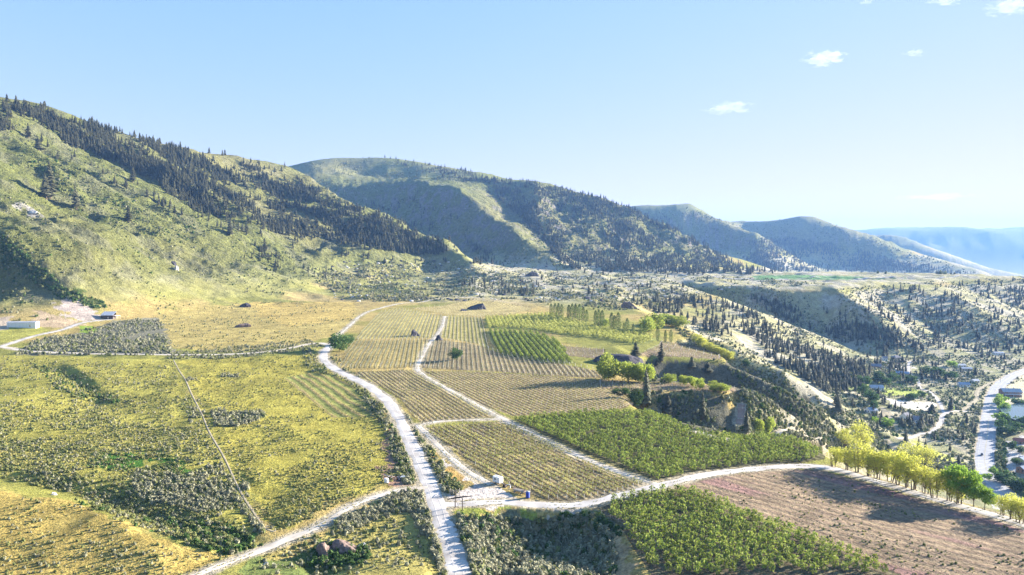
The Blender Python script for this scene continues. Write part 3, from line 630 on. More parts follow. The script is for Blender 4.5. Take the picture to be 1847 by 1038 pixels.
cloud(1705, 1, 80, 18, .0010, 4, 'white cloud cut by the upper frame edge'); cloud(1818, 12, 90, 44, .0008, 5, 'broken white cloud in the upper frame corner'); cloud(1690, 356, 190, 16, .00025, 6, 'long pale streak of cloud just above the far ridges'); cloud(1563, 3, 34, 14, .0008, 7, 'tiny cloud at the upper frame edge')
# ------------------------------------------------------------------ plants: shapes
def leaf_tris(C, size, up=.35, seed=0, asp=1.0):
    """one small leafy triangle at every centre, random facing"""
    r = np.random.default_rng(seed); n = len(C); size = np.broadcast_to(size, (n,))[:, None]
    a = r.normal(size=(n, 3)); a /= np.linalg.norm(a, axis=1)[:, None]; a[:, 2] *= 1 - up * .5
    b = np.cross(a, r.normal(size=(n, 3))); b /= np.linalg.norm(b, axis=1)[:, None] + 1e-9; c = np.cross(a, b)
    V = np.stack([C + b * size, C + (-b * .5 + c * .8 * asp) * size, C + (-b * .5 - c * .8 * asp) * size], 1).reshape(-1, 3)
    return V, np.arange(3 * n).reshape(-1, 3)
def tube_np(P, rad, k=6):
    P = np.asarray(P, float); V = []; Fs = []
    for i in range(len(P)):
        d = P[min(i+1, len(P)-1)] - P[max(i-1, 0)]; d /= np.linalg.norm(d) + 1e-9
        a = np.cross(d, (0, 1, 0) if abs(d[1]) < .9 else (1, 0, 0)); a /= np.linalg.norm(a); b = np.cross(d, a)
        for q in range(k):
            t = 2 * math.pi * q / k; V.append(P[i] + (a * math.cos(t) + b * math.sin(t)) * rad[i])
    for i in range(len(P) - 1):
        for q in range(k): Fs.append((i*k+q, i*k+(q+1)%k, (i+1)*k+(q+1)%k, (i+1)*k+q))
    return np.array(V), np.array(Fs)
def join(parts):
    V = []; Fs = []; n = 0
    for v, f in parts:
        f = np.asarray(f)
        if f.shape[1] == 3: f = np.concatenate([f, f[:, 2:3]], 1)
        V.append(v); Fs.append(f + n); n += len(v)
    return np.concatenate(V), np.concatenate(Fs)
def mesh_mixed(name, parts, mats):
    """parts: (verts, faces, material number)"""
    bmv = []; fc = []; mi = []; n = 0
    for v, f, m in parts:
        bmv.append(np.asarray(v)); fc += [tuple(int(q) + n for q in r) for r in f]; mi += [m] * len(f); n += len(v)
    me = bpy.data.meshes.new(name); me.from_pydata([tuple(map(float, p)) for p in np.concatenate(bmv)], [], fc)
    for m in mats: me.materials.append(m)
    me.polygons.foreach_set("material_index", mi); me.update(); return me
def leaf_mat(name, c1, c2, objvar=.25, trans=.35, scale=.6):
    M = NT_(name); tc = M.add("ShaderNodeTexCoord"); nz = M.add("ShaderNodeTexNoise"); nz.inputs["Scale"].default_value = scale; nz.inputs["Detail"].default_value = 3
    M.link(tc.outputs["Object"], nz.inputs["Vector"]); cr = M.add("ShaderNodeValToRGB"); cr.color_ramp.elements[0].position = .35; cr.color_ramp.elements[1].position = .65
    cr.color_ramp.elements[0].color = (*c1, 1); cr.color_ramp.elements[1].color = (*c2, 1); M.link(nz.outputs[0], cr.inputs[0])
    oi = M.add("ShaderNodeObjectInfo"); hs = M.add("ShaderNodeHueSaturation"); mr = M.add("ShaderNodeMapRange"); mr.inputs[3].default_value = 1 - objvar; mr.inputs[4].default_value = 1 + objvar
    M.link(oi.outputs["Random"], mr.inputs[0]); M.link(mr.outputs[0], hs.inputs["Value"]); M.link(cr.outputs[0], hs.inputs["Color"])
    M.link(hs.outputs[0], M.b.inputs["Base Color"]); M.b.inputs["Roughness"].default_value = .75; M.b.inputs["Specular IOR Level"].default_value = .15
    if trans:
        tr = M.add("ShaderNodeBsdfTranslucent"); M.link(hs.outputs[0], tr.inputs[0]); mx = M.add("ShaderNodeMixShader"); mx.inputs[0].default_value = trans
        M.link(M.b.outputs[0], mx.inputs[1]); M.link(tr.outputs[0], mx.inputs[2]); M.link(mx.outputs[0], M.n["Material Output"].inputs["Surface"])
    return M.m
M_BARK = noise_mat("bark", (.10,.075,.055), (.20,.15,.11), 3, bump=.3)
M_PALEBARK = noise_mat("pale_bark", (.16,.13,.10), (.28,.24,.19), 3)
M_SAGE = leaf_mat("sage_leaf", (.19,.185,.11), (.38,.36,.235), .3, .2)
M_OLIVE = leaf_mat("olive_leaf", (.13,.15,.05), (.24,.24,.09), .3, .25)
M_TUFT = leaf_mat("dry_grass_tuft", (.30,.27,.08), (.46,.40,.15), .25, .3)
M_DGREEN = leaf_mat("deep_green_leaf", (.04,.08,.02), (.10,.17,.04), .25, .3)
M_PINE = leaf_mat("pine_needle", (.050,.056,.028), (.19,.175,.105), .4, .15, .35)
M_YELLOW = leaf_mat("fresh_yellow_leaf", (.36,.38,.05), (.56,.54,.12), .15, .5)
M_YG = leaf_mat("yellow_green_leaf", (.22,.28,.035), (.42,.46,.09), .18, .5)
M_LIME = leaf_mat("lime_leaf", (.16,.27,.03), (.30,.42,.06), .12, .45)
M_POPLAR = leaf_mat("poplar_leaf", (.06,.10,.02), (.17,.21,.05), .25, .4)
M_ORCH = leaf_mat("orchard_leaf", (.10,.15,.025), (.40,.44,.09), .3, .3, 2.2)
M_ORCHL = leaf_mat("orchard_pale_leaf", (.30,.32,.07), (.60,.58,.18), .2, .35, 2.2)
M_VINE = leaf_mat("vine_leaf", (.20,.22,.05), (.42,.38,.14), .3, .35, .12)
M_WOOD = noise_mat("weathered_wood", (.30,.25,.20), (.50,.44,.37), 2)
M_STAKE = noise_mat("pale_stake", (.55,.50,.42), (.72,.66,.58), 2)

def pine_parts(seed, h=1.0, w=.17, sparse=0):
    """a pine one unit tall: trunk and drooping boughs in whorls"""
    r = np.random.default_rng(seed); lean = r.normal(0, .012, 2)
    tr = tube_np([(lean[0]*t*h, lean[1]*t*h, t*h) for t in (-.02,.3,.6,.97)], [.020,.014,.009,.002], 5)
    V = []; Fs = []; n = 0; z = .10 + .08 * r.random() + .1 * sparse
    while z < .985:
        u = (z - .1) / .9; rad = w * (1 - u) ** .75 * (.75 + .5 * r.random()) * (1 if u > .12 else .6)
        k = int(6 + 3 * (1 - u)) 
        if r.random() < .12 + .25 * sparse: k = max(2, k // 2)
        a0 = r.random() * 6.3
        for q in range(k):
            a = a0 + 6.283 * q / k + r.normal(0, .3); L = rad * (.6 + .7 * r.random()); dz = -L * (.25 + .35 * r.random()); wd = L * .42 + .012
            c, s_ = math.cos(a), math.sin(a); cx, cy = lean * z
            V += [(cx, cy, z + .02), (cx + c*L*.62 - s_*wd, cy + s_*L*.62 + c*wd, z + dz*.5 - .02), (cx + c*L, cy + s_*L, z + dz + .015), (cx + c*L*.62 + s_*wd, cy + s_*L*.62 - c*wd, z + dz*.5 - .02)]
            Fs += [(n, n+1, n+2, n+3)]; n += 4
        z += .045 * (1.1 - .45 * u) * (.8 + .4 * r.random())
    V += [(lean[0]*h - .01, lean[1]*h, h*.96), (lean[0]*h + .01, lean[1]*h, h*.96), (lean[0]*h, lean[1]*h, h)]; top = [(n, n+1, n+2, n+2)]
    return tr, (np.array(V), np.array(Fs + top))
PINES = []
for q in range(7):
    tr, cr = pine_parts(100 + q, 1.0, (.19,.24,.27,.17,.31,.22,.26)[q], (0,0,.3,.5,0,.8,.2)[q])
    PINES.append((tr, cr, mesh_mixed("pine", [(tr[0], tr[1], 0), (cr[0], [f if f[2] != f[3] else f[:3] for f in cr[1]], 1)], [M_BARK, M_PINE])))
def clump(seed, n, rx, rz, size, z0=0, shell=.5):
    r = np.random.default_rng(seed); d = r.normal(size=(n, 3)); d /= np.linalg.norm(d, axis=1)[:, None]; d[:, 2] = np.abs(d[:, 2]) * 1.0
    rad = (shell + (1 - shell) * r.random(n)) * (.75 + .45 * vn(d[:, 0] * 1.7 + 5 + seed, d[:, 1] * 1.7 + 5, seed))
    C = d * rad[:, None] * np.array([rx, rx, rz]); C[:, 2] += z0
    return leaf_tris(C, size * (.6 + .8 * r.random(n)), seed=seed)
def shrub_mesh(name, seed, mat, n=50, size=.17, rz=.95):
    V, Fs = clump(seed, n, .5, rz, size, .03, .35); r = np.random.default_rng(seed)
    a = np.arange(7) * 6.283 / 7; ring = [np.stack([np.cos(a + q) * rr * (.8 + .4 * r.random(7)), np.sin(a + q) * rr * (.8 + .4 * r.random(7)), np.full(7, zz) * (.85 + .3 * r.random(7))], 1) for q, (rr, zz) in enumerate(((.34, -.05), (.40, .25 * rz), (.24, .55 * rz)))]
    C = np.concatenate(ring + [np.array([[0, 0, .68 * rz]])]); Fc = [(l*7+q, l*7+(q+1)%7, (l+1)*7+(q+1)%7, (l+1)*7+q) for l in (0, 1) for q in range(7)] + [(14+q, 14+(q+1)%7, 21, 21) for q in range(7)]
    V2, F2 = join([(V, Fs), (C, np.array(Fc))]); me = bpy.data.meshes.new(name); me.from_pydata([tuple(map(float, p)) for p in V2], [], [tuple(int(q) for q in (f if f[2] != f[3] else f[:3])) for f in F2]); me.materials.append(mat); return me
SHRUBS = {'sage': [shrub_mesh("sagebrush", 200+q, M_SAGE) for q in range(4)], 'olive': [shrub_mesh("olive_shrub", 210+q, M_OLIVE) for q in range(3)],
          'green': [shrub_mesh("green_shrub", 220+q, M_DGREEN) for q in range(3)], 'tuft': [shrub_mesh("grass_tuft", 230+q, M_TUFT, 30, .15, .5) for q in range(3)]}
def tree_parts(seed, h, w, trunk_h, nleaf, size, lobes=16, spread=1.0, zs=.62, limbs=7, twin=1):
    """broad-leaved tree: trunk with limbs, and leaves in uneven lobes with gaps"""
    r = np.random.default_rng(seed); cz = trunk_h + (h - trunk_h) * .5; tubes = []; C = []
    for tq in range(twin):
        bx = (r.normal(0, w * .10, 2) if twin > 1 else np.zeros(2)); tubes.append(tube_np([(bx[0], bx[1], -.3), (bx[0]*1.2, bx[1]*1.2, trunk_h), (bx[0]*2+r.normal(0,.3), bx[1]*2+r.normal(0,.3), h * .75)], [h*.020, h*.014, h*.004], 6))
    cent = []
    for q in range(lobes):
        d = r.normal(size=3); d /= np.linalg.norm(d); u = (.45 + .5 * r.random())
        c = np.array([d[0] * w / 2 * u * spread, d[1] * w / 2 * u * spread, cz + d[2] * (h - trunk_h) * .5 * u]); c[2] = max(c[2], trunk_h * .75); cent.append(c)
    for q, c in enumerate(cent):
        if q < limbs: tubes.append(tube_np([(0, 0, trunk_h * (.7 + .5 * r.random())), (c[0]*.45, c[1]*.45, trunk_h + (c[2]-trunk_h)*.55), tuple(c)], [h*.010, h*.006, h*.002], 4))
        lr = w * (.17 + .13 * r.random()); m = nleaf // lobes; e = r.normal(size=(m, 3)); e /= np.linalg.norm(e, axis=1)[:, None]
        C.append(c + e * (lr * (.55 + .5 * r.random(m)))[:, None] * np.array([1, 1, zs]))
    C = np.concatenate(C); C = C[C[:, 2] > trunk_h * .55]
    return join(tubes), leaf_tris(C, size * (.6 + .8 * r.random(len(C))), seed=seed)
def poplar_parts(seed, h=18, w=5.6):
    r = np.random.default_rng(seed); tr = tube_np([(0,0,-.3),(0,0,h*.5),(0,0,h*.95)], [.28,.18,.04], 6); n = 1700; z = r.random(n) ** .85
    rad = w / 2 * np.sin(np.clip(z * .93 + .07, 0, 1) * math.pi) ** .45 * (.5 + .5 * r.random(n)) * (.7 + .6 * vn(z * 9, r.random(n) * 0 + seed, seed)); a = r.random(n) * 6.283
    C = np.stack([np.cos(a) * rad, np.sin(a) * rad, h * (.06 + .94 * z)], 1); return tr, leaf_tris(C, .34 * (.6 + .8 * r.random(n)), seed=seed, asp=.7)

# ------------------------------------------------------------------ uncountable growth: many copies of one small shape over a set of ground points
def scatter_stuff(name, P, S, Rz, meshes, kind='stuff'):
    me = bpy.data.meshes.new(name + "_points"); me.vertices.add(len(P)); me.vertices.foreach_set("co", np.asarray(P, np.float32).ravel())
    a = me.attributes.new("size", 'FLOAT', 'POINT'); a.data.foreach_set("value", np.asarray(S, np.float32)); a = me.attributes.new("turn", 'FLOAT', 'POINT'); a.data.foreach_set("value", np.asarray(Rz, np.float32))
    o = tag(mkobj(name, me), kind=kind)
    c = bpy.data.collections.new(name + "_kinds")
    for m in meshes: c.objects.link(bpy.data.objects.new(m.name, m))
    g = bpy.data.node_groups.new(name, 'GeometryNodeTree'); g.interface.new_socket("Geometry", in_out='INPUT', socket_type='NodeSocketGeometry'); g.interface.new_socket("Geometry", in_out='OUTPUT', socket_type='NodeSocketGeometry')
    N = g.nodes; gi = N.new('NodeGroupInput'); go = N.new('NodeGroupOutput'); ip = N.new('GeometryNodeInstanceOnPoints'); ci = N.new('GeometryNodeCollectionInfo'); ci.inputs[0].default_value = c; ci.inputs[1].default_value = True; ci.inputs[2].default_value = True
    ip.inputs["Pick Instance"].default_value = True
    s_ = N.new('GeometryNodeInputNamedAttribute'); s_.data_type = 'FLOAT'; s_.inputs[0].default_value = "size"; t_ = N.new('GeometryNodeInputNamedAttribute'); t_.data_type = 'FLOAT'; t_.inputs[0].default_value = "turn"
    cx = N.new('ShaderNodeCombineXYZ'); g.links.new(t_.outputs[0], cx.inputs[2]); e2 = N.new('FunctionNodeEulerToRotation'); g.links.new(cx.outputs[0], e2.inputs[0])
    ri = N.new('FunctionNodeRandomValue'); ri.data_type = 'INT'; ri.inputs["Min"].default_value = 0 if False else 0
    for inp in ri.inputs:
        if inp.name == 'Max' and inp.type == 'INT': inp.default_value = len(meshes) - 1
        if inp.name == 'Min' and inp.type == 'INT': inp.default_value = 0
    g.links.new(gi.outputs[0], ip.inputs["Points"]); g.links.new(ci.outputs[0], ip.inputs["Instance"]); g.links.new(s_.outputs[0], ip.inputs["Scale"]); g.links.new(e2.outputs[0], ip.inputs["Rotation"])
    ro = [q for q in ri.outputs if q.type == 'INT'][0]; g.links.new(ro, ip.inputs["Instance Index"]); g.links.new(ip.outputs[0], go.inputs[0])
    md = o.modifiers.new("spread", 'NODES'); md.node_group = g; return o
def px_scatter(P, n, seed=0, thr=None, ns=30, soft=.26, maxd=1e9):
    """ground points spread over an area outlined as seen, thinned by a patchy noise"""
    r = np.random.default_rng(seed); P = np.array(P, float); a, b = P.min(0), P.max(0)
    x = a[0] + (b[0]-a[0]) * r.random(n * 4); y = a[1] + (b[1]-a[1]) * r.random(n * 4); m = inpoly(x + 16 * (fbm(x / 22, y / 12, 3, 91) - .5), y + 10 * (fbm(x / 22, y / 12, 3, 92) - .5), P); x, y = x[m][:n], y[m][:n]
    X, Y, Z, ok = hit(x, y); k = ok & (np.hypot(X, Y) < maxd)
    if thr is not None: k &= (fbm(X / ns, Y / ns, 3, 300 + seed % 50) + (r.random(len(X)) - .5) * soft) > thr
    return X[k], Y[k], Z[k]
def off_road(X, Y, extra=.6):
    k = np.ones(len(X), bool)
    for nm, L in RL.items():
        LL = L[::3] if len(L) > 40 else L; m = (X > LL[:,0].min()-12) & (X < LL[:,0].max()+12) & (Y > LL[:,1].min()-12) & (Y < LL[:,1].max()+12)
        d = near_line(X[m], Y[m], np.vstack([LL, L[-1]])); q = np.where(m)[0]; k[q[d < ROADS[nm][1] / 2 + extra]] = False
    return k
def off_blocks(X, Y, names=None):
    k = np.ones(len(X), bool)
    for nm in (names or BP): k &= ~inpoly(X, Y, BP[nm])
    return k
# shrubs, sage and tufts: outline as seen, count, size range (m), mix, patchiness
FIELD_W = [(0,640),(70,648),(310,652),(345,712),(380,780),(430,880),(470,950),(430,985),(330,975),(250,950),(130,890),(0,862)]
FIELD_M = [(322,650),(555,638),(600,680),(680,748),(712,860),(690,880),(600,915),(505,960),(470,930),(430,860),(385,780),(350,700)]
SPREAD = [
 (FIELD_W, 24000, (.45,1.15), {'olive':.33,'sage':.2,'tuft':.47}, .41, 22),
 (FIELD_M, 15000, (.4,1.0), {'olive':.28,'tuft':.66,'sage':.06}, .43, 18),
 ([(-60,885),(0,890),(130,908),(250,962),(330,990),(450,1000),(330,1042),(-60,1042)], 1700, (.35,.85), {'olive':.4,'sage':.3,'tuft':.3}, .42, 15),
 ([(60,655),(110,668),(190,715),(230,730),(170,730),(100,700)], 500, (.9,1.6), {'olive':.4,'green':.4,'sage':.2}, None, 20),
 ([(250,940),(320,935),(440,960),(480,985),(420,1000),(340,985),(230,950),(130,905),(150,895)], 900, (.8,1.7), {'green':.5,'olive':.4,'sage':.1}, .42, 12),
 ([(160,820),(235,818),(245,845),(205,852),(165,838)], 420, (.4,.9), {'green':.7,'olive':.3}, .42, 7),
 ([(250,815),(300,820),(338,838),(330,862),(290,850)], 400, (.4,.9), {'green':.7,'olive':.3}, .42, 7),
 ([(240,850),(330,860),(400,830),(440,870),(450,900),(360,925),(240,900)], 1300, (.9,1.6), {'sage':.85,'olive':.15}, .45, 12),
 ([(380,742),(475,740),(478,752),(440,768),(385,770)], 480, (1.1,1.9), {'sage':.8,'olive':.2}, None, 20),
 ([(345,690),(372,745),(378,772),(340,765),(330,720)], 260, (.9,1.6), {'sage':.8,'olive':.2}, .45, 10),
 ([(440,905),(478,948),(500,960),(470,965),(420,900)], 200, (.9,1.6), {'sage':.8,'olive':.2}, None, 10),
 ([(400,674),(430,674),(432,682),(398,682)], 50, (1.0,1.6), {'sage':1}, None, 20),
 ([(335,682),(360,682),(358,690),(336,688)], 30, (1.0,1.6), {'sage':1}, None, 20),
 ([(30,640),(60,614),(150,598),(205,582),(290,572),(310,640),(200,642)], 3000, (1.1,2.2), {'sage':.7,'olive':.3}, .36, 25),
 ([(300,638),(560,614),(590,622),(560,632),(420,648),(300,648)], 1100, (.9,1.7), {'sage':.7,'olive':.3}, None, 25),
 ([(280,560),(480,545),(640,545),(640,575),(560,615),(420,632),(310,628)], 2400, (.6,1.4), {'sage':.4,'olive':.5,'tuft':.1}, .47, 30),
 ([(560,628),(592,645),(600,665),(660,705),(700,745),(725,800),(755,868),(735,876),(712,850),(690,770),(655,720),(590,690),(550,660),(545,630)], 2000, (.9,1.8), {'sage':.55,'olive':.35,'green':.1}, None, 10),
 ([(602,640),(640,672),(690,705),(730,745),(770,800),(808,850),(835,880),(820,895),(800,890),(770,850),(735,775),(700,720),(640,680),(596,650)], 2000, (.9,1.7), {'sage':.5,'olive':.45,'green':.05}, None, 10),
 ([(700,893),(765,887),(790,930),(812,1000),(815,1042),(795,1042),(770,975),(735,920),(690,905)], 1000, (.9,1.8), {'sage':.8,'olive':.2}, None, 10),
 ([(600,940),(700,900),(740,925),(690,935),(620,965)], 500, (.8,1.4), {'sage':.9,'olive':.1}, None, 10),
 ([(480,990),(560,960),(700,930),(770,975),(795,1042),(450,1042)], 900, (.6,1.3), {'sage':.4,'olive':.3,'tuft':.3}, .42, 10),
 ([(560,990),(600,985),(680,985),(650,1020),(560,1025)], 200, (1.0,1.9), {'green':1}, None, 10),
 ([(820,925),(870,935),(960,942),(1060,932),(1110,960),(1108,1042),(830,1042)], 3300, (1.0,2.0), {'sage':.75,'olive':.15,'green':.1}, None, 14),
 ([(1000,925),(1075,925),(1125,955),(1105,985),(1040,940)], 350, (.8,1.3), {'green':1}, .4, 10),
 ([(0,200),(300,300),(500,400),(620,470),(600,515),(450,540),(200,570),(0,585)], 5500, (1.0,2.4), {'olive':.6,'sage':.2,'green':.2}, .50, 55),
 ([(0,240),(200,330),(420,420),(560,470),(640,500),(500,500),(330,450),(150,370),(0,290)], 2600, (1.5,3.4), {'olive':.6,'sage':.1,'green':.3}, .52, 45),
 ([(0,420),(60,470),(120,520),(200,552),(180,560),(100,535),(50,500),(0,455)], 900, (1.5,3.5), {'green':.6,'olive':.4}, None, 45),
 ([(560,500),(700,470),(870,478),(1000,490),(1200,497),(1350,500),(1500,512),(1400,516),(1230,505),(1290,530),(1200,560),(1100,560),(1000,550),(900,538),(700,545),(620,540)], 15000, (1.2,3.2), {'sage':.45,'olive':.22,'green':.05,'tuft':.28}, .46, 40),
 ([(1190,560),(1300,600),(1420,670),(1500,730),(1600,790),(1640,860),(1520,840),(1480,792),(1330,775),(1340,700),(1300,655),(1240,620)], 6500, (1.0,2.4), {'sage':.4,'olive':.45,'green':.15}, .42, 25),
 ([(1120,655),(1330,700),(1340,780),(1250,772),(1180,745),(1130,720)], 700, (1.0,2.2), {'sage':.3,'olive':.5,'green':.2}, .42, 15),
 ([(1170,740),(1240,760),(1330,780),(1480,790),(1490,805),(1400,792),(1250,782),(1180,760)], 600, (.8,1.7), {'sage':.6,'olive':.4}, None, 15),
 ([(1230,510),(1400,600),(1560,690),(1700,640),(1860,620),(1860,500),(1500,520)], 14000, (1.2,3.0), {'sage':.45,'olive':.22,'green':.05,'tuft':.28}, .45, 40),
 ([(1480,690),(1560,650),(1700,640),(1860,640),(1860,680),(1790,710),(1780,870),(1640,860),(1560,790)], 11000, (1.2,3.0), {'sage':.5,'olive':.35,'green':.15}, .40, 30),
 ([(1795,720),(1812,735),(1806,770),(1815,800),(1812,850),(1860,880),(1860,905),(1810,880),(1795,850),(1792,780)], 900, (1.6,3.6), {'olive':.5,'green':.5}, None, 30),
 ([(1200,890),(1400,850),(1560,872),(1850,960),(1850,1042),(1650,1042),(1400,945)], 1500, (.35,.8), {'tuft':.6,'olive':.4}, .5, 10),
]
SPREAD += [([(560,315),(700,330),(800,340),(860,370),(960,440),(1000,470),(900,480),(860,475),(700,395),(560,340)], 2200, (2.5,5), {'olive':.6,'sage':.4}, .42, 60),
 ([(880,330),(1000,340),(1130,375),(1260,445),(1340,490),(1000,485),(940,400)], 4500, (2.5,6), {'olive':.5,'green':.2,'sage':.3}, .40, 70),
 ([(540,296),(680,282),(860,310),(830,328),(700,322),(560,310)], 1500, (2.5,5), {'olive':.7,'sage':.3}, .48, 80),
 ([(1150,365),(1300,375),(1400,400),(1500,400),(1620,450),(1780,495),(1400,490),(1280,440)], 3500, (4,9), {'olive':.6,'sage':.4}, .45, 120)]
acc = {k: [] for k in SHRUBS}
for nm_ in ('farm_lane', 'dirt_track', 'hill_track', 'field_edge_lane', 'cross_lane', 'east_lane'):
    L_ = resample(RL[nm_], .45); r_ = np.random.default_rng(len(nm_)); w_ = ROADS[nm_][1]; m_ = fbm(L_[:,0] / 9, L_[:,1] / 9, 2, 55) > .42; L_ = L_[m_]
    c_ = np.where(r_.random(len(L_)) < .5, r_.normal(0, .18, len(L_)), (w_ / 2 + r_.normal(0, .35, len(L_))) * np.sign(r_.random(len(L_)) - .5)); T_ = np.gradient(L_, axis=0); T_ /= np.hypot(*T_.T)[:, None] + 1e-9
    X_r = L_[:,0] + T_[:,1] * c_; Y_r = L_[:,1] - T_[:,0] * c_; acc['tuft'].append(np.stack([X_r, Y_r, HT(X_r, Y_r) + .03, .25 + .4 * r_.random(len(L_))], 1))
for q, (P, n, (a, b), mix, thr, ns) in enumerate(SPREAD):
    X, Y, Z = px_scatter(P, n, 500 + q, thr, ns); k = off_road(X, Y) & off_blocks(X, Y, [m for m in BP if m != 'cleared']); X, Y, Z = X[k], Y[k], Z[k]
    r = np.random.default_rng(900 + q); c = r.random(len(X)); S = a * .8 + (b * 1.35 - a * .8) * r.random(len(X)) ** 2.6; t = 0
    for kd, w in mix.items():
        m = (c >= t) & (c < t + w); t += w; acc[kd].append(np.stack([X[m], Y[m], Z[m] - .03, S[m]], 1))
for kd, nm in (('sage', 'sagebrush'), ('olive', 'olive_scrub'), ('green', 'green_scrub'), ('tuft', 'dry_grass_tufts')):
    A = np.concatenate(acc[kd]); r = np.random.default_rng(5); print(nm, len(A))
    scatter_stuff(nm, A[:, :3], A[:, 3], r.random(len(A)) * 6.28, SHRUBS[kd])

# conifers: outline as seen, count, height range, patchiness, area for the label
WOODS = [
 ([(0,184),(150,220),(300,262),(420,300),(520,312),(560,340),(650,378),(740,402),(820,455),(760,462),(640,448),(560,436),(500,418),(420,405),(350,380),(280,330),(200,290),(100,255),(0,235)], 6400, (7,15), .42, 60, 'hill'),
 ([(60,250),(200,310),(330,385),(450,415),(600,455),(760,470),(840,470),(700,480),(560,462),(400,420),(280,370),(100,290)], 420, (8,15), .48, 50, 'hill'),
 ([(0,176),(100,200),(230,238),(330,265),(520,300),(500,320),(420,300),(300,270),(150,220),(0,186)], 160, (9,16), .42, 60, 'hill'),
 ([(780,300),(900,322),(985,335),(1080,352),(1130,372),(1200,400),(1270,448),(1345,492),(1200,497),(1080,490),(1000,455),(980,380),(960,340),(860,330)], 5200, (9,15), .46, 90, 'mountain'),
 ([(880,338),(935,345),(968,372),(980,420),(1015,460),(1050,488),(1020,480),(968,425),(925,388)], 900, (11,18), .34, 80, 'mountain'),
 ([(690,285),(780,292),(860,308),(850,330),(760,310)], 160, (10,16), .45, 80, 'mountain'),
 ([(560,312),(700,330),(760,350),(840,400),(860,460),(800,440),(700,400),(600,350)], 200, (9,16), .52, 70, 'mountain'),
 ([(1130,375),(1200,392),(1260,430),(1340,480),(1420,490),(1340,497),(1240,440)], 500, (12,20), .42, 120, 'mountain'),
 ([(1340,440),(1420,430),(1500,440),(1600,470),(1760,495),(1340,497)], 2400, (12,22), .40, 150, 'far'),
 ([(1230,535),(1290,540),(1372,572),(1448,610),(1560,655),(1565,700),(1500,710),(1440,680),(1340,622),(1260,590),(1220,560)], 1050, (7,12), .42, 60, 'spur'),
 ([(1340,535),(1500,560),(1620,610),(1600,640),(1500,615),(1400,575)], 260, (8,14), .40, 60, 'spur'),
 ([(1620,520),(1860,505),(1860,640),(1640,640),(1560,612),(1560,545)], 560, (8,14), .44, 60, 'spur'),
 ([(1560,640),(1760,640),(1860,640),(1860,665),(1700,690),(1560,680)], 240, (7,13), .46, 40, 'valley'),
 ([(1500,700),(1580,700),(1700,760),(1770,760),(1760,860),(1600,800)], 60, (6,11), None, 40, 'valley'),
 ([(828,508),(870,510),(965,520),(965,535),(900,532),(830,518)], 45, (8,13), None, 40, 'bench'),
 ([(960,470),(1000,480),(1340,497),(1340,512),(1100,540),(950,520),(850,490)], 120, (6,12), .44, 60, 'bench'),
 ([(1130,540),(1220,545),(1260,590),(1210,575),(1160,560)], 60, (8,13), None, 40, 'bench'),
 ([(520,480),(640,485),(760,500),(700,520),(560,510)], 70, (4,8), .46, 40, 'bench'),
 ([(840,440),(890,455),(895,478),(850,478)], 45, (10,16), None, 40, 'mountain'),
 ([(400,420),(520,470),(600,500),(480,490),(380,440)], 60, (6,11), .46, 40, 'hill'),
]
LM = [(1571,744,'the low house above the willows'),(1580,703,'the white house under the long hedge'),(1595,650,'the upper gravel yard'),(1628,676,'the long blue-roofed shed'),(1633,757,'the twin white houses'),(1732,662,'the pale house uphill of the highway curve'),(1742,690,'the blue-roofed house at the curve'),
 (1800,640,'the farthest valley house'),(1822,714,'the large brown house'),(1830,755,'the pond'),(1843,835,'the parking yard'),(1790,860,'the highway bend'),(1700,745,'the side road junction'),(1660,780,'the lower village road'),(1600,690,'the long dark hedge'),(1720,700,'the scrub inside the highway curve'),
 (1680,640,'the slope foot behind the village'),(1550,660,'the spur tip'),(1500,700,'the lowest ravine'),(1450,610,'the spur crest beside the shaded bowl'),(1480,660,'the lower spur flank'),(1400,630,'the middle spur flank'),(1400,580,'the spur crest above the shaded bowl'),(1330,600,'the upper spur flank'),(1300,545,'the spur shoulder'),(1280,590,'the yellow hedge'),(1230,545,'the dark hollow rim'),
 (1500,590,'the floor of the shaded bowl'),(1610,600,'the lit ridge beside the bowl'),(1700,600,'the gullied slope'),(1800,600,'the far end of the gullied slope'),(1750,540,'the top of the gullied slope'),(850,515,'the clump on the rocky ground'),(930,525,'the rocky ground behind the knoll'),(1020,505,'the ledges below the middle mountain'),(1150,505,'the rocky flat'),(1280,505,'the pale terrace'),(620,495,'the foot of the left hill'),
 (100,240,'the left end of the hillside wood'),(300,300,'the middle of the hillside wood'),(450,380,'the lower hillside wood'),(600,420,'the valley end of the hillside wood'),(750,450,'the ravine mouth')]
def near_name(x, y, z):
    u = CX + F * x / y; v_ = CY + F * (CAMZ - z) / math.hypot(x, y) - F * math.tan(PITCH); return min(LM, key=lambda m: (m[0]-u)**2 + (m[1]-v_)**2)[2]
TR = []
areas = ['hill', 'mountain', 'far', 'spur', 'valley', 'bench']
for q, (P, n, (a, b), thr, ns, ar) in enumerate(WOODS):
    X, Y, Z = px_scatter(P, n, 700 + q, thr, ns); k = off_road(X, Y, 2) & off_blocks(X, Y); X, Y, Z = X[k], Y[k], Z[k]
    r = np.random.default_rng(40 + q); hgt = a + (b - a) * r.random(len(X)) ** .8
    if ar == 'far': k = Y > 2850; X, Y, Z, hgt = X[k], Y[k], Z[k], hgt[k]
    TR.append(np.stack([X, Y, Z - .2, hgt, np.full(len(X), areas.index(ar)), r.random(len(X)) * 6.28], 1))
TR = np.concatenate(TR); app = TR[:, 3] / np.hypot(TR[:, 0], TR[:, 1]); o_ = np.argsort(-app); TR = TR[o_]
NSOLO = 255
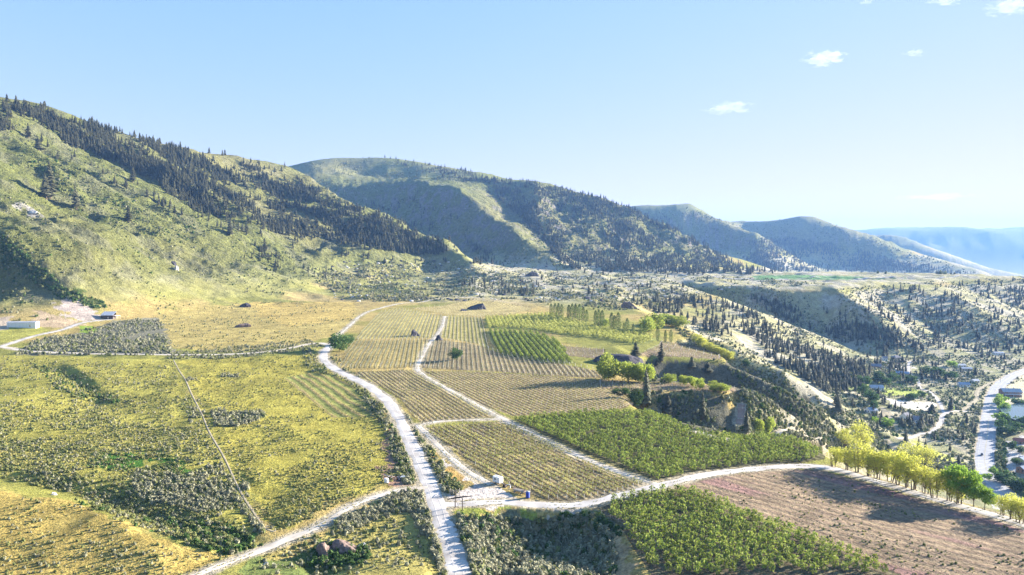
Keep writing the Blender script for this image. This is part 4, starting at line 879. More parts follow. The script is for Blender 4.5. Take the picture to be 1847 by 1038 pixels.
WOODLABEL = {'hill': ('dark pine standing in the wood on the steep left hillside', 'pines on the left hillside'), 'mountain': ('dark pine on the wooded slope of the middle mountain', 'pines on the middle mountain'),
  'far': ('bluish pine at the foot of the far peak', 'pines below the far peak'), 'spur': ('slim grey green pine on the lit spur above the valley village', 'pines on the spur above the village'),
  'valley': ('small pine among the scrub of the valley floor', 'pines on the valley floor'), 'bench': ('lone pine on the pale rocky ground behind the vineyards', 'pines on the rocky ground')}
for q in range(NSOLO):
    t = TR[q]; m = PINES[q % 7][2]; o = mkobj("pine_tree", m, loc=t[:3], rz=t[5], sc=(t[3]*.95, t[3]*.95, t[3])); lb, gr = WOODLABEL[areas[int(t[4])]]; pxx = CX + F * t[0] / t[1]
    wv_ = (t[0] * 7.31 + t[1] * 3.7) % 1; lb = ('tall ' if t[3] > 11 else 'short ' if t[3] < 8.5 else 'middling ') + {'hill': 'dark pine', 'mountain': 'dark pine', 'far': 'bluish pine', 'spur': 'grey green pine', 'valley': 'pine', 'bench': 'pine'}[areas[int(t[4])]] + (' of broad shape' if q % 7 in (2, 4, 6) else ' of slim shape') + ' near ' + near_name(t[0], t[1], t[2])
    tag(o, lb, "tree", gr)
T2 = TR[NSOLO:]; print("pines", len(TR)); scatter_stuff("pine_wood", T2[:, :3], T2[:, 3], T2[:, 5], [p[2] for p in PINES])

# ------------------------------------------------------------------ vineyards: every row a thing of its own
def row_lines(P, o, d, sp, inset=1.0):
    nrm = np.array([-d[1], d[0]]); t = (P - o) @ nrm; out = []
    for k in range(int(math.floor(t.min() / sp)), int(math.ceil(t.max() / sp)) + 1):
        c = (k + .0) * sp; xs = []
        for i in range(len(P)):
            a, b = t[i] - c, t[(i+1) % len(P)] - c
            if (a > 0) != (b > 0): q = a / (a - b); p = P[i] + (P[(i+1) % len(P)] - P[i]) * q; xs.append(float((p - o) @ d))
        xs.sort()
        for a, b in zip(xs[::2], xs[1::2]):
            if b - a > 8: out.append((o + nrm * c + d * (a + inset), o + nrm * c + d * (b - inset)))
    return out
def box_np(cx, cy, z0, w, dp, h, rz=0.0):
    c, s_ = math.cos(rz), math.sin(rz); V = []
    for z in (z0, z0 + h):
        for x, y in ((-w/2,-dp/2),(w/2,-dp/2),(w/2,dp/2),(-w/2,dp/2)): V.append((cx + x*c - y*s_, cy + x*s_ + y*c, z))
    return np.array(V), np.array([(3,2,1,0),(4,5,6,7),(0,1,5,4),(1,2,6,5),(2,3,7,6),(3,0,4,7)])
VINES = {  # leaf height, leafiness, vine spacing, stake height, stake thickness, label
 'near': (1.15, 12, 1.2, 1.35, .09, 'young staked vine row', 'vine rows beside the gravel lot'),
 'left_low': (.95, 6, 1.8, 1.3, .09, 'low vine row beside the gravel road', 'vine rows between road and farm lane'),
 'middle': (.9, 5, 2.0, 1.2, .09, 'low vine row on the broad brown slope', 'vine rows on the broad brown slope'),
 'posts_left': (1.0, 5, 2.2, 2.0, .16, 'pale-posted vine row climbing away from the cross row of posts', 'pale post rows left of the farm lane'),
 'posts_right': (1.0, 5, 2.2, 2.0, .16, 'pale-posted vine row around the lone dark tree', 'pale post rows right of the farm lane'),
 'upper_left': (.9, 4, 2.6, 1.9, .16, 'golden upper vine row', 'golden rows of the upper block'),
 'upper_right': (.9, 4, 2.6, 1.9, .16, 'greenish short vine row', 'rows beside the dark orchard'),
 'crown': (.8, 4, 3.0, 1.4, .12, 'golden row on the rounded knoll', 'rows on the rounded knoll'),
 'tip': (1.0, 5, 2.2, 1.3, .12, 'brown vine row before the yellow hedge', 'rows on the field tip'),
 'strip': (1.0, 5, 2.2, 1.3, .12, 'vine row on the narrow reddish strip', 'rows on the narrow strip'),
 'young_rows': (.7, 5, 1.6, 0, .0, 'green crop row in the small plot', 'green rows of the small plot'),
}
nrows = 0
_O = 'first second third fourth fifth sixth seventh eighth ninth tenth eleventh twelfth thirteenth fourteenth fifteenth sixteenth seventeenth eighteenth nineteenth'.split()
def ordinal(n):
    if n < 20: return _O[n - 1]
    t = ['twent','thirt','fort','fift','sixt','sevent','eight','ninet'][n // 10 - 2]; return t + 'ieth' if n % 10 == 0 else t + 'y-' + _O[n % 10 - 1]
FROM = {'near': 'the gravel lot', 'left_low': 'the gravel road', 'middle': 'the farm lane', 'posts_left': 'the farm lane', 'posts_right': 'its far end', 'upper_left': 'the farm lane', 'upper_right': 'the dark orchard',
  'crown': 'the outer end', 'tip': 'the ravine side', 'strip': 'the ravine rim', 'young_rows': 'the gravel road side'}
for k, (lh, nl, vs, ph, pw, lb, gr) in VINES.items():
    o, d = BD[k]; r = np.random.default_rng(len(k) * 7); nth = 1
    for a, b in row_lines(BP[k], o, d, BLOCKS[k][4]):
        L = np.hypot(*(b - a)); n = int(L / vs); s_ = (np.arange(n) + .5) * vs + r.normal(0, .12, n); s_ = s_[(r.random(n) > .05) & (fbm(s_ / 9 + 31 * nth, s_ * 0 + .5, 2, 19) > .30)]; n = len(s_)
        if n < 3: continue
        P = a + d * s_[:, None]; ctr = (a + b) / 2; z0 = float(HT(ctr[0], ctr[1])); z = HT(P[:, 0], P[:, 1]) - z0
        C = np.repeat(np.stack([P[:, 0] - ctr[0], P[:, 1] - ctr[1], z], 1), nl, 0); C[:, :2] += r.normal(0, .26, (len(C), 2)) + d * r.normal(0, .3, (len(C), 1)); C[:, 2] += lh * (.15 + .85 * r.random(len(C)))
        V, Fs = leaf_tris(C, .27 * (.6 + .8 * r.random(len(C))), seed=int(L * 10)); row = mkobj("vine_row", mesh_np("vine_row", V, Fs, M_VINE), loc=(ctr[0], ctr[1], z0)); tag(row, lb + ', ' + ordinal(nth) + ' from ' + FROM[k], "vine row", gr); nrows += 1; nth += 1
        if ph:
            gap = 7.0 if pw > .1 else 5.0; m = max(2, int(L / gap) + 1); parts = []
            for q in range(m):
                p = a + d * (L * q / (m - 1)); e = 1.25 if q in (0, m - 1) else 1; zz = float(HT(p[0], p[1])) - z0; parts.append(box_np(p[0]-ctr[0], p[1]-ctr[1], zz - .2, pw * e, pw * e, ph * e + .2, .3))
            V, Fs = join(parts); tag(mkobj("trellis_posts", mesh_np("trellis_posts", V, Fs, M_STAKE), parent=row), kind='stuff')
print("vine rows", nrows)

# ------------------------------------------------------------------ orchards
ORCH = {'orchard_near': (2.6, (2.6,3.5), 'o'), 'orchard_green': (2.5, (2.2,3.1), 'o'), 'orchard_dark': (2.8, (2.8,3.8), 'o'), 'orchard_bright': (4.2, (3.4,4.6), 'l')}
def orch_mesh(seed, mat):
    tr = tube_np([(0,0,-.05),(.02,0,.35),(0,.02,.85)], [.022,.016,.006], 5); r = np.random.default_rng(seed); n = 84; parts = [(tr[0], tr[1], 0)]
    z = .18 + .82 * r.random(n); rad = .42 * np.sin(np.clip((z - .1) / .95, 0, 1) * math.pi) ** .5 * (.3 + .7 * r.random(n)); a = r.random(n) * 6.283; a = np.round(a * 5 / 6.283 + seed * .1) * 6.283 / 5 + r.normal(0, .28, n)
    V, Fs = leaf_tris(np.stack([np.cos(a)*rad, np.sin(a)*rad, z], 1), .105 * (.5 + r.random(n)), seed=seed); parts.append((V, Fs, 1))
    return mesh_mixed("orchard_tree", parts, [M_PALEBARK, mat])
OM = {'o': [orch_mesh(400 + q, M_ORCH) for q in range(5)], 'l': [orch_mesh(410 + q, M_ORCHL) for q in range(4)]}
OT = []
for k, (vs, (a_, b_), kd) in ORCH.items():
    o, d = BD[k]; r = np.random.default_rng(len(k))
    RLS = row_lines(BP[k], o, d, BLOCKS[k][4])
    for ri_, (a, b) in enumerate(RLS):
        L = np.hypot(*(b - a)); n = int(L / vs)
        for q in range(n):
            if r.random() < .04: continue
            p = a + d * ((q + .5) * vs) + r.normal(0, .2, 2); OT.append((p[0], p[1], float(HT(p[0], p[1])), a_ + (b_-a_) * r.random(), 0 if kd == 'o' else 1, r.random() * 6.28, len(RLS) - ri_, q + 1))
OT = np.array(OT); OT = OT[np.argsort(-OT[:, 3] / np.hypot(OT[:, 0], OT[:, 1]))]; print("orchard trees", len(OT))
infr = (np.abs(OT[:, 0] / OT[:, 1]) < .71) & (OT[:, 1] > 186); solo = np.where(infr)[0][:300]; isolo = np.zeros(len(OT), bool); isolo[solo] = True
for q, i in enumerate(solo):
    t = OT[i]; o = mkobj("orchard_tree", OM['o'][q % 5], loc=t[:3], rz=t[5], sc=t[3]); tag(o, 'green orchard tree, ' + ordinal(int(t[7])) + ' of the ' + ordinal(int(t[6])) + ' row from the cleared reddish field', 'tree', 'trees of the near orchard')
for c, nm, kd in ((0, "orchard_rows", 'o'), (1, "pale_orchard_rows", 'l')):
    A = OT[(~isolo) & (OT[:, 4] == c)]; scatter_stuff(nm, A[:, :3], A[:, 3], A[:, 5], OM[kd])
# ------------------------------------------------------------------ trees that stand out one by one
def place(px, py):
    x, y, z, ok = hit([px], [py]); return float(x[0]), float(y[0]), float(z[0])
def scale_at(x, y): return math.hypot(x, y) / F          # metres for one step of bearing
LEAFED = {}
def leafed(kind, q, h, w, th, mat, bark=M_BARK, **kw):
    key = (kind, q)
    if key not in LEAFED:
        tb, lv = tree_parts(hash_(kind) + q, h, w, th, **kw); LEAFED[key] = (mesh_np("trunk", tb[0], tb[1], bark), mesh_np("crown", lv[0], lv[1], mat))
    return LEAFED[key]
def hash_(t): return sum(ord(c) * (i + 3) for i, c in enumerate(t)) % 9973
def put_tree(name, ms, x, y, z, s, rz, label, group=None, cat="tree"):
    r = mkobj(name, None, loc=(x, y, z), rz=rz, sc=s); tag(r, label, cat, group); mkobj("trunk", ms[0], r); mkobj("crown", ms[1], r); return r
# yellow row along the rim of the near plateau
YR = [(1507,843,50),(1528,848,44),(1548,852,70),(1566,858,62),(1582,864,66),(1600,868,70),(1618,874,72),(1634,880,66),(1650,884,72),(1668,890,60),(1690,898,66),(1712,904,64),(1728,908,60),(1822,936,52),(1840,944,56),(1858,950,56),(1808,930,40)]
for q, (px, py, hp) in enumerate(YR):
    x, y, z = place(px, py); h = hp * scale_at(x, y) * .74; tr_ = leafed('yellow', q % 5, 12, 9.5, 1.9, M_YELLOW, nleaf=2500, size=.25, lobes=38, limbs=22, twin=4)
    wh = ['at the orchard corner', 'beside the corner tree', 'at the head of the row, tallest', 'behind the lane bend', 'leaning to the lane', 'with a broad crown', 'with several thin stems', 'in the thick of the row', 'over the shaded verge', 'with an open crown', 'before the lime green tree', 'touching the lime green tree', 'half hidden by the lime green tree', 'at the field corner', 'on the road side of the corner', 'outermost of the row', 'small and thin, past the gap'][q]
    put_tree("willow_tree", tr_, x, y, z, h / 12, q * 1.9, 'yellow spring willow ' + wh, 'yellow willows along the plateau rim')
for q, (px, py, hp, lb) in enumerate([(1552,812,42,'yellow willow behind the row, standing highest against the valley scrub'),(1524,812,30,'small yellow willow behind the corner tree'),(1640,846,44,'yellow willow behind the row near the valley meadow'),(1668,850,40,'yellow willow half hidden behind the row')]):
    x, y, z = place(px, py); tr_ = leafed('yellow', (q + 2) % 5, 12, 9.5, 3.6, M_YELLOW); h = hp * scale_at(x, y) + 2
    put_tree("willow_tree", tr_, x, y, z, h / 12, q * 2.3, lb, 'yellow willows behind the rim row')
for q, (px, py, hp, lb) in enumerate([(1734,910,58,'tall lime green tree beside the yellow willows'),(1756,914,42,'lime green tree on the verge end of the willow row'),(1776,920,34,'low green tree ending the row by the lane')]):
    x, y, z = place(px, py); tr_ = leafed('lime', q, 12, 10, 3.0, M_LIME, nleaf=3600, size=.32, lobes=24, limbs=10); put_tree("maple_tree", tr_, x, y, z, hp * scale_at(x, y) / 11.6, q, lb)
# round yellow-green trees in the middle
MID = [(1098,686,44,42,'y','round yellow green tree beside the shaded hollow'),(1134,690,36,38,'y','yellow green tree with a flat top behind the dark pine'),(1152,690,34,34,'y','yellow green tree between two others behind the dark pine'),(1168,690,30,28,'y','yellow green tree at the pine trunk'),
 (1208,690,14,22,'y','small pale bush on the strip edge'),(1232,696,18,15,'y','small round yellow tree on the narrow strip'),(1250,698,18,18,'y','yellow tree second on the narrow strip'),(1262,704,20,16,'y','yellow tree third on the narrow strip'),(1290,706,16,28,'y','low yellow thicket on the end of the strip'),(1306,706,12,18,'y','small yellow bush where the strip ends'),
 (1146,734,32,24,'g','dark green round tree below the tall bare pine'),(1113,712,10,18,'g','low green bush above the green orchard'),(1128,712,12,14,'g','low bush beside the green bush'),
 (1168,600,26,24,'y','bright yellow willow among the poplars'),(1180,596,28,34,'y','broad yellow willow at the far field corner'),(1205,588,20,40,'y','wide yellow willow before the dark hollow'),(1224,590,18,28,'y','yellow willow at the end of the far clump'),(1092,592,16,14,'y','small yellow tree between the poplars'),
 (1385,782,26,20,'y','pale green tree in the scrub beyond the green orchard'),(1368,780,22,18,'y','pale green bush tree beside the fence track'),(612,634,30,34,'g','big dark green bush at the bend of the gravel road'),(822,649,20,22,'g','lone dark green tree standing among pale vine posts'),(629,622,16,20,'g','small green bush beside the big bush at the bend'),
 (1345,662,12,12,'g','single shrub on the ravine crest')]
for q, (px, py, hp, wp, c, lb) in enumerate(MID):
    x, y, z = place(px, py); s = scale_at(x, y); m_ = M_YG if c == 'y' else M_DGREEN; tr_ = leafed('mid' + c, q % 4, 10, 10, 1.0, m_, nleaf=2000, size=.42, lobes=26, zs=.8, limbs=6)
    h = hp * s; w = wp * s; r_ = put_tree("round_tree" if hp > 14 else "bush", tr_, x, y, z, h / 9.5, q * 1.3, lb, cat="tree" if hp > 14 else "bush"); r_.scale = (w / 9.2, w / 9.2, h / 9.5)
HE = [(1256,618),(1264,624),(1272,628),(1280,634),(1288,638),(1297,642),(1306,646),(1315,650)]
for q, (px, py) in enumerate(HE):
    x, y, z = place(px, py); s = scale_at(x, y); tr_ = leafed('hedgey', q % 4, 10, 10, 1.0, M_YELLOW, nleaf=1600, size=.42, lobes=22, zs=.8, limbs=5); r_ = put_tree("hedge_willow", tr_, x, y, z, 15 * s / 9.5, q * 1.1, 'yellow willow, ' + ordinal(q + 1) + ' from the far end of the hedge beside the field tip', 'yellow willow hedge'); r_.scale = (17*s/9.2, 17*s/9.2, 15*s/9.5)
PO = [(994,574,26),(1001,575,28),(1007,576,29),(1013,577,28),(1026,578,28),(1032,578,30),(1038,579,31),(1045,580,31),(1052,582,28),(1058,583,24),(1074,590,30),(1080,592,33),(1086,594,34),(1103,598,34),(1108,599,30),(1115,600,36),(1125,603,20),(1131,604,30),(1142,606,22),(1155,610,26),(1162,612,20),(1186,616,26),(1200,618,22),(1210,619,24)]
for q in range(4):
    tb, lv = poplar_parts(60 + q); LEAFED[('poplar', q)] = (mesh_np("trunk", tb[0], tb[1], M_BARK), mesh_np("crown", lv[0], lv[1], M_POPLAR))
for q, (px, py, hp) in enumerate(PO):
    x, y, z = place(px, py); s = scale_at(x, y); r_ = put_tree("poplar_tree", LEAFED[('poplar', q % 4)], x, y, z, hp * s / 18, q, 'slender poplar, ' + ordinal(q + 1) + ' along the windbreak above the bright orchard', 'poplars of the windbreak')
# single pines
SPINES = [(1147,646,30,24,'broad dark pine on the flank of the shaded mound'),(1192,654,38,15,'tall brown pine before the field tip'),(1165,735,76,18,'tallest thin pine at the ravine head'),(1267,758,62,16,'thin pine rising from the shaded ravine'),(1204,742,34,14,'short pine deep in the near ravine'),
 (1248,664,22,16,'dark pine on the shaded wall under the hedge'),(1276,672,20,18,'bushy pine lower on the shaded wall'),(1184,660,14,10,'small pine leaning on the brown pine'),(91,358,56,24,'large dark pine alone on the grassy hillside'),(84,360,40,18,'pine crowding the large lone pine'),(138,378,38,20,'dark pine in the brushy hillside gully'),
 (1346,782,48,10,'bare thin pine beside the fence track'),(478,452,22,12,'pine at the edge of the hillside wood'),(415,425,26,13,'pine standing below the hillside wood'),(240,330,26,14,'pine in the upper hillside clearing'),(232,400,26,14,'pine in a hillside gully'),(70,272,22,12,'pine on the bright upper rib'),(52,250,24,12,'pine above the bright upper rib'),
 (1512,742,26,12,'pine at the foot of the ravines'),(1510,735,40,14,'tall pine before the valley houses'),(1662,770,22,12,'pine beside the twin white houses'),(1640,770,24,10,'pine between the twin white houses'),(1715,742,26,10,'dark pine where the side road meets the village road'),(1682,745,16,12,'low pine by the village road'),(1212,530,16,8,'pine on the rim behind the dark hollow'),(1185,545,20,8,'pine above the dark hollow')]
for q, (px, py, hp, wp, lb) in enumerate(SPINES):
    x, y, z = place(px, py); s = scale_at(x, y); key = ('pine', q % 7)
    if key not in LEAFED:
        tr, cr, _ = PINES[q % 7]; LEAFED[key] = (mesh_np("trunk", tr[0], tr[1], M_BARK), mesh_mixed("crown", [(cr[0], [f if f[2] != f[3] else f[:3] for f in cr[1]], 0)], [M_PINE]))
    r_ = put_tree("pine_tree", LEAFED[key], x, y, z - .3, 1, q * 1.7, lb); r_.scale = (wp * s / .38, wp * s / .38, hp * s)
# village trees
VT = [(1584,690,16,22,'g'),(1560,694,13,16,'g'),(1600,696,14,14,'g'),(1644,692,12,24,'g'),(1552,692,12,14,'g'),(1570,730,22,20,'g'),(1576,742,16,16,'g'),(1556,716,20,16,'g'),(1648,722,12,18,'g'),(1662,718,10,16,'g'),(1613,688,13,18,'g'),(1592,768,14,26,'y'),(1812,768,16,20,'g'),(1804,778,20,14,'g'),(1822,786,16,26,'g'),(1836,780,14,22,'g'),(1812,742,14,14,'y'),(1844,770,16,20,'g'),(1826,812,12,14,'g'),(1838,816,10,12,'g'),(1834,840,12,12,'g'),(1690,680,14,22,'g'),(1672,676,12,18,'g'),(1712,684,12,20,'g'),(1716,662,10,12,'y'),(1800,734,14,14,'y'),(1808,728,14,16,'y'),(1803,760,13,15,'y'),(1816,874,18,22,'g'),(1832,884,18,24,'g'),(1845,890,18,24,'g'),(1802,868,14,18,'g'),(1840,736,14,18,'g'),(1780,866,10,12,'y'),(1793,856,12,12,'y'),(1715,740,12,10,'y')]
for q, (px, py, hp, wp, c) in enumerate(VT):
    x, y, z = place(px, py); s = scale_at(x, y); m_ = M_LIME if c == 'y' else M_DGREEN
    tr_ = leafed('valley' + c, q % 3, 10, 10, 1.0, m_, nleaf=800, size=.7, lobes=14, zs=.8, limbs=4)
    where = 'by the pond' if px > 1795 and py > 725 and py < 800 else 'beside the highway near the sheds' if px > 1775 and py >= 800 else 'near the big house' if px > 1780 else 'among the village lots'
    r_ = put_tree("garden_tree", tr_, x, y, z - .2, 1, q, ('tall ' if hp > 17 else 'low ' if hp < 13 else '') + ('pale green' if c == 'y' else 'dark green') + ' garden tree near ' + near_name(x, y, z), 'garden trees ' + where); r_.scale = (wp*s/9.2, wp*s/9.2, hp*s/9.5)

# ------------------------------------------------------------------ buildings
M_WHITE = noise_mat("white_wall", (.72,.72,.72), (.82,.82,.80), 1, spec=.3); M_BROWNW = noise_mat("brown_wall", (.22,.13,.10), (.32,.20,.15), 1); M_BLUER = noise_mat("blue_metal_roof", (.22,.26,.33), (.34,.39,.47), .6, rough=.5, spec=.4)
M_GREYR = noise_mat("grey_shingle", (.16,.15,.17), (.28,.27,.29), .8); M_PALER = noise_mat("pale_roof", (.34,.35,.38), (.50,.51,.54), .6, rough=.5); M_GLASS = noise_mat("dark_glass", (.03,.04,.05), (.08,.09,.11), 1, rough=.1, spec=.8)
M_TAN = noise_mat("tan_wall", (.42,.36,.28), (.55,.48,.38), 1); M_DARK = noise_mat("dark_boards", (.05,.035,.03), (.11,.08,.065), 2); M_BLUE = noise_mat("blue_plastic", (.03,.07,.42), (.05,.10,.52), 2, rough=.5, spec=.4)
M_STEEL = noise_mat("grey_steel", (.25,.25,.27), (.40,.40,.42), 3, rough=.5, spec=.5); M_TYRE = noise_mat("tyre_rubber", (.02,.02,.02), (.05,.05,.05), 4); M_REDD = noise_mat("dull_red_paint", (.30,.10,.07), (.42,.16,.11), 2)
def bx(parent, name, mat, cx, cy, z0, w, dp, h, rz=0, bev=0.0, label=None):
    bm = bmesh.new(); bmesh.ops.create_cube(bm, size=1); bmesh.ops.scale(bm, vec=(w, dp, h), verts=bm.verts)
    if bev: bmesh.ops.bevel(bm, geom=bm.edges[:], offset=bev, segments=2, affect='EDGES')
    bmesh.ops.rotate(bm, cent=(0,0,0), matrix=Matrix.Rotation(rz, 3, 'Z'), verts=bm.verts); bmesh.ops.translate(bm, vec=(cx, cy, z0 + h/2), verts=bm.verts)
    me = bpy.data.meshes.new(name); bm.to_mesh(me); bm.free(); me.materials.append(mat); o = mkobj(name, me, parent)
    if label: o["label"] = label
    return o
def gable(parent, mat, cx, cy, z0, w, dp, h, over=.5, th=.18, hip=.0):
    """ridge along x"""
    x, y = w/2 + over, dp/2 + over; rx = x - hip * dp; k = h / (dp/2); zo = z0 - over * k
    V = [(-x,-y,zo),(x,-y,zo),(rx,0,z0+h),(-rx,0,z0+h),(x,y,zo),(-x,y,zo)]; V += [(a, b, c + th) for a, b, c in V]
    V = [(a + cx, b + cy, c) for a, b, c in V]
    Fs = [(0,3,2,1),(5,4,2,3),(6,7,8,9),(11,9,8,10),(0,1,7,6),(4,5,11,10),(1,2,8,7),(2,4,10,8),(5,3,9,11),(3,0,6,9)]
    if hip: Fs += [(1,2,4),(0,5,3),(7,10,8),(6,9,11)]
    me = bpy.data.meshes.new("roof"); me.from_pydata(V, [], Fs); me.materials.append(mat); return mkobj("roof", me, parent)
def walls(parent, mat, w, dp, h, gh=0, z0=-1.5, cx=0, cy=0, name="wall"):
    x, y = w/2, dp/2; V = [(-x,-y,z0),(x,-y,z0),(x,y,z0),(-x,y,z0),(-x,-y,h),(x,-y,h),(x,y,h),(-x,y,h)]; Fs = [(0,1,5,4),(2,3,7,6)]
    if gh: V += [(-x,0,h+gh),(x,0,h+gh)]; Fs += [(1,2,6,9,5),(3,0,4,8,7),(4,5,9,8),(6,7,8,9)]
    else: Fs += [(1,2,6,5),(3,0,4,7),(4,5,6,7)]
    me = bpy.data.meshes.new(name); me.from_pydata([(a+cx,b+cy,c) for a,b,c in V], [], Fs); me.materials.append(mat); return mkobj(name, me, parent)
def house(px, py, wpx, dp, h, gh, rz, wm, rm, label, wins=4, storeys=1, hip=0.0, chimney=False, door=True, porch=False, name="house", cat="house"):
    x, y, z = place(px, py); w = wpx * scale_at(x, y); r = mkobj(name, None, loc=(x, y, z), rz=rz); tag(r, label, cat)
    walls(r, wm, w, dp, h, gh if not hip else 0); rf = gable(r, rm, 0, 0, h, w, dp, gh, hip=hip)
    if chimney: bx(rf, "chimney", M_BROWNW, w*.2, dp*.1, h, .8, .8, gh + 1.0)
    for st in range(storeys):
        for q in range(wins):
            xx = -w/2 + w * (q + .5) / wins; zz = 1.0 + st * 2.8
            if door and st == 0 and q == wins // 2: bx(r, "door", M_DARK, xx, -dp/2, 0, 1.0, .12, 2.1); continue
            f = bx(r, "window", M_WHITE, xx, -dp/2, zz, min(1.6, w/wins*.7), .10, 1.25); bx(f, "pane", M_GLASS, xx, -dp/2 - .03, zz + .1, min(1.4, w/wins*.6), .10, 1.05)
        for q in (-1, 1): bx(r, "window", M_GLASS, -w/2 * 1, q * dp * .22, 1.0 + st * 2.8, .12, 1.1, 1.2)
    if porch:
        bx(r, "balcony", M_WHITE, 0, -dp/2 - 1.3, 2.7, w * .9, 2.4, .18)
        for q in range(7): bx(r, "baluster", M_WHITE, -w*.43 + w*.86*q/6, -dp/2 - 2.4, 2.88, .12, .12, 1.0)
        bx(r, "rail", M_WHITE, 0, -dp/2 - 2.4, 3.88, w * .9, .12, .1)
        for q in (-1, 0, 1): bx(r, "post", M_WHITE, q*w*.42, -dp/2 - 2.35, -.5, .22, .22, 3.3)
    return r
house(1822, 714, 26, 11, 5.6, 3.0, -.15, M_BROWNW, M_PALER, 'large brown two-storey house with a pale roof and balcony right of the highway', 5, 2, chimney=True, porch=True)
house(1633, 759, 11, 8, 4.4, 3.4, .5, M_WHITE, M_GREYR, 'white steep-gabled house, left of the twin houses below the village road', 3, 1)
house(1652, 762, 13, 8, 3.4, 2.6, -.1, M_WHITE, M_GREYR, 'white house with a dark roof, right of the twin houses', 4, 1, chimney=True)
house(1571, 744, 15, 8, 2.8, 2.2, .25, M_WHITE, M_BLUER, 'low white house with a bluish roof above the yellow willows', 4, 1)
house(1580, 703, 20, 9, 3.0, 2.4, -.1, M_WHITE, M_PALER, 'white house with pale roof below the long dark hedge', 5, 1)
house(1595, 650, 7, 7, 3.4, 2.2, 0, M_WHITE, M_GREYR, 'small bright house on the edge of the upper gravel yard', 2, 1)
house(1616, 648, 12, 9, 3.0, 2.6, .3, M_TAN, M_GREYR, 'dark-roofed house behind the upper gravel yard', 3, 1, hip=.45)
house(1580, 664, 14, 9, 3.0, 2.6, -.3, M_BROWNW, M_GREYR, 'dark purple-brown house left of the upper gravel yard', 3, 1)
house(1628, 676, 18, 9, 2.6, 1.6, -.5, M_TAN, M_BLUER, 'long shed with a blue metal roof below the upper yard', 3, 1, name="shed", cat="shed")
house(1732, 662, 13, 8, 2.8, 1.4, .05, M_WHITE, M_PALER, 'pale low house uphill of the highway curve', 3, 1)
house(1742, 668, 15, 8, 2.8, 1.4, -.1, M_TAN, M_PALER, 'pale long house nearest the highway curve', 4, 1)
house(1738, 697, 15, 8, 2.8, 2.2, -.2, M_WHITE, M_BLUER, 'house with a blue roof in trees beside the highway curve', 3, 1)
house(1758, 690, 10, 7, 2.6, 1.6, .2, M_WHITE, M_PALER, 'small pale outbuilding beside the dirt track', 2, 1, name="outbuilding", cat="shed")
house(1800, 640, 14, 8, 2.8, 1.6, 0, M_WHITE, M_PALER, 'pale house farthest up the valley beside the highway', 3, 1)
house(1845, 835, 12, 10, 3.0, 1.8, .2, M_TAN, M_BLUER, 'blue-roofed building beside the parking yard', 3, 1, name="motel", cat="building")
house(1846, 852, 10, 9, 3.0, 1.8, .1, M_BROWNW, M_BLUER, 'second blue-roofed building, nearer the shrubs', 3, 1, name="motel", cat="building")
house(1838, 800, 13, 7, 2.8, 2.0, -.3, M_BROWNW, M_REDD, 'low reddish building between the pond and the yard', 3, 1)
# metal-roofed shed on the left
def left_shed():
    x, y, z = place(196, 575); s = scale_at(x, y); w = 18 * s; r = mkobj("metal_shed", None, loc=(x, y, z), rz=.05); tag(r, 'dark shed with a shiny grey metal roof and open porch beside the pale dug bank', 'shed')
    walls(r, M_DARK, w, 7, 3.6, 0); V = [(-w/2-.4,-4.2,3.5),(w/2+.4,-4.2,3.5),(w/2+.4,3.9,6.6),(-w/2-.4,3.9,6.6)]; V += [(a,b,c+.15) for a,b,c in V]
    me = bpy.data.meshes.new("roof"); me.from_pydata(V, [], [(3,2,1,0),(4,5,6,7),(0,1,5,4),(1,2,6,5),(2,3,7,6),(3,0,4,7)]); me.materials.append(M_PALER); mkobj("roof", me, r)
    bx(r, "gable_wall", M_DARK, 0, 3.4, 3.5, w, .2, 2.7); bx(r, "door", M_TAN, w*.1, -3.5, 0, 1.1, .12, 2.1); bx(r, "window", M_GLASS, -w*.25, -3.5, 1.2, 1.2, .12, .9)
    pr = bx(r, "porch_roof", M_WHITE, w/2 + 2.4, 0, 2.9, 4.4, 5, .15)
    for a in (.5, 4.4): 
        for b in (-2.3, 2.3): bx(r, "post", M_WHITE, w/2 + a, b, -.5, .18, .18, 3.4)
left_shed()
def long_barn():
    x, y, z = place(42, 590); s = scale_at(x, y); w = 42 * s; r = mkobj("mobile_home", None, loc=(x, y, z), rz=.05); tag(r, 'long plain white mobile building on the cut terrace at the left hill foot', 'building')
    walls(r, M_WHITE, w, 6, 4.3, .7); gable(r, M_PALER, 0, 0, 4.3, w, 6, .7, over=.2)
    for q in range(8): bx(r, "wall_seam", M_PALER, -w/2 + w*(q+.5)/8, -3.02, .1, .08, .05, 4.1)
    bx(r, "door", M_TAN, w*.3, -3.03, 0, 1.1, .08, 2.1)
long_barn()
# hedge in the valley
def hedge_row(P, h, w, label):
    L = resample(ground_line(P, 8), 1.3); r = np.random.default_rng(3); C = np.repeat(np.stack([L[:,0], L[:,1], HT(L[:,0], L[:,1])], 1), 16, 0); C[:, :2] += r.normal(0, w*.3, (len(C), 2)); C[:, 2] += h * r.random(len(C))
    o0 = C.mean(0); V, Fs = leaf_tris(C - o0, .7, seed=4); tag(mkobj("hedge", mesh_np("hedge", V, Fs, M_DGREEN), loc=o0), label, "hedge")
hedge_row([(1500,678),(1530,682),(1560,687),(1600,695),(1630,702),(1652,706)], 4.5, 2.4, 'long dark clipped hedge crossing the valley gardens')
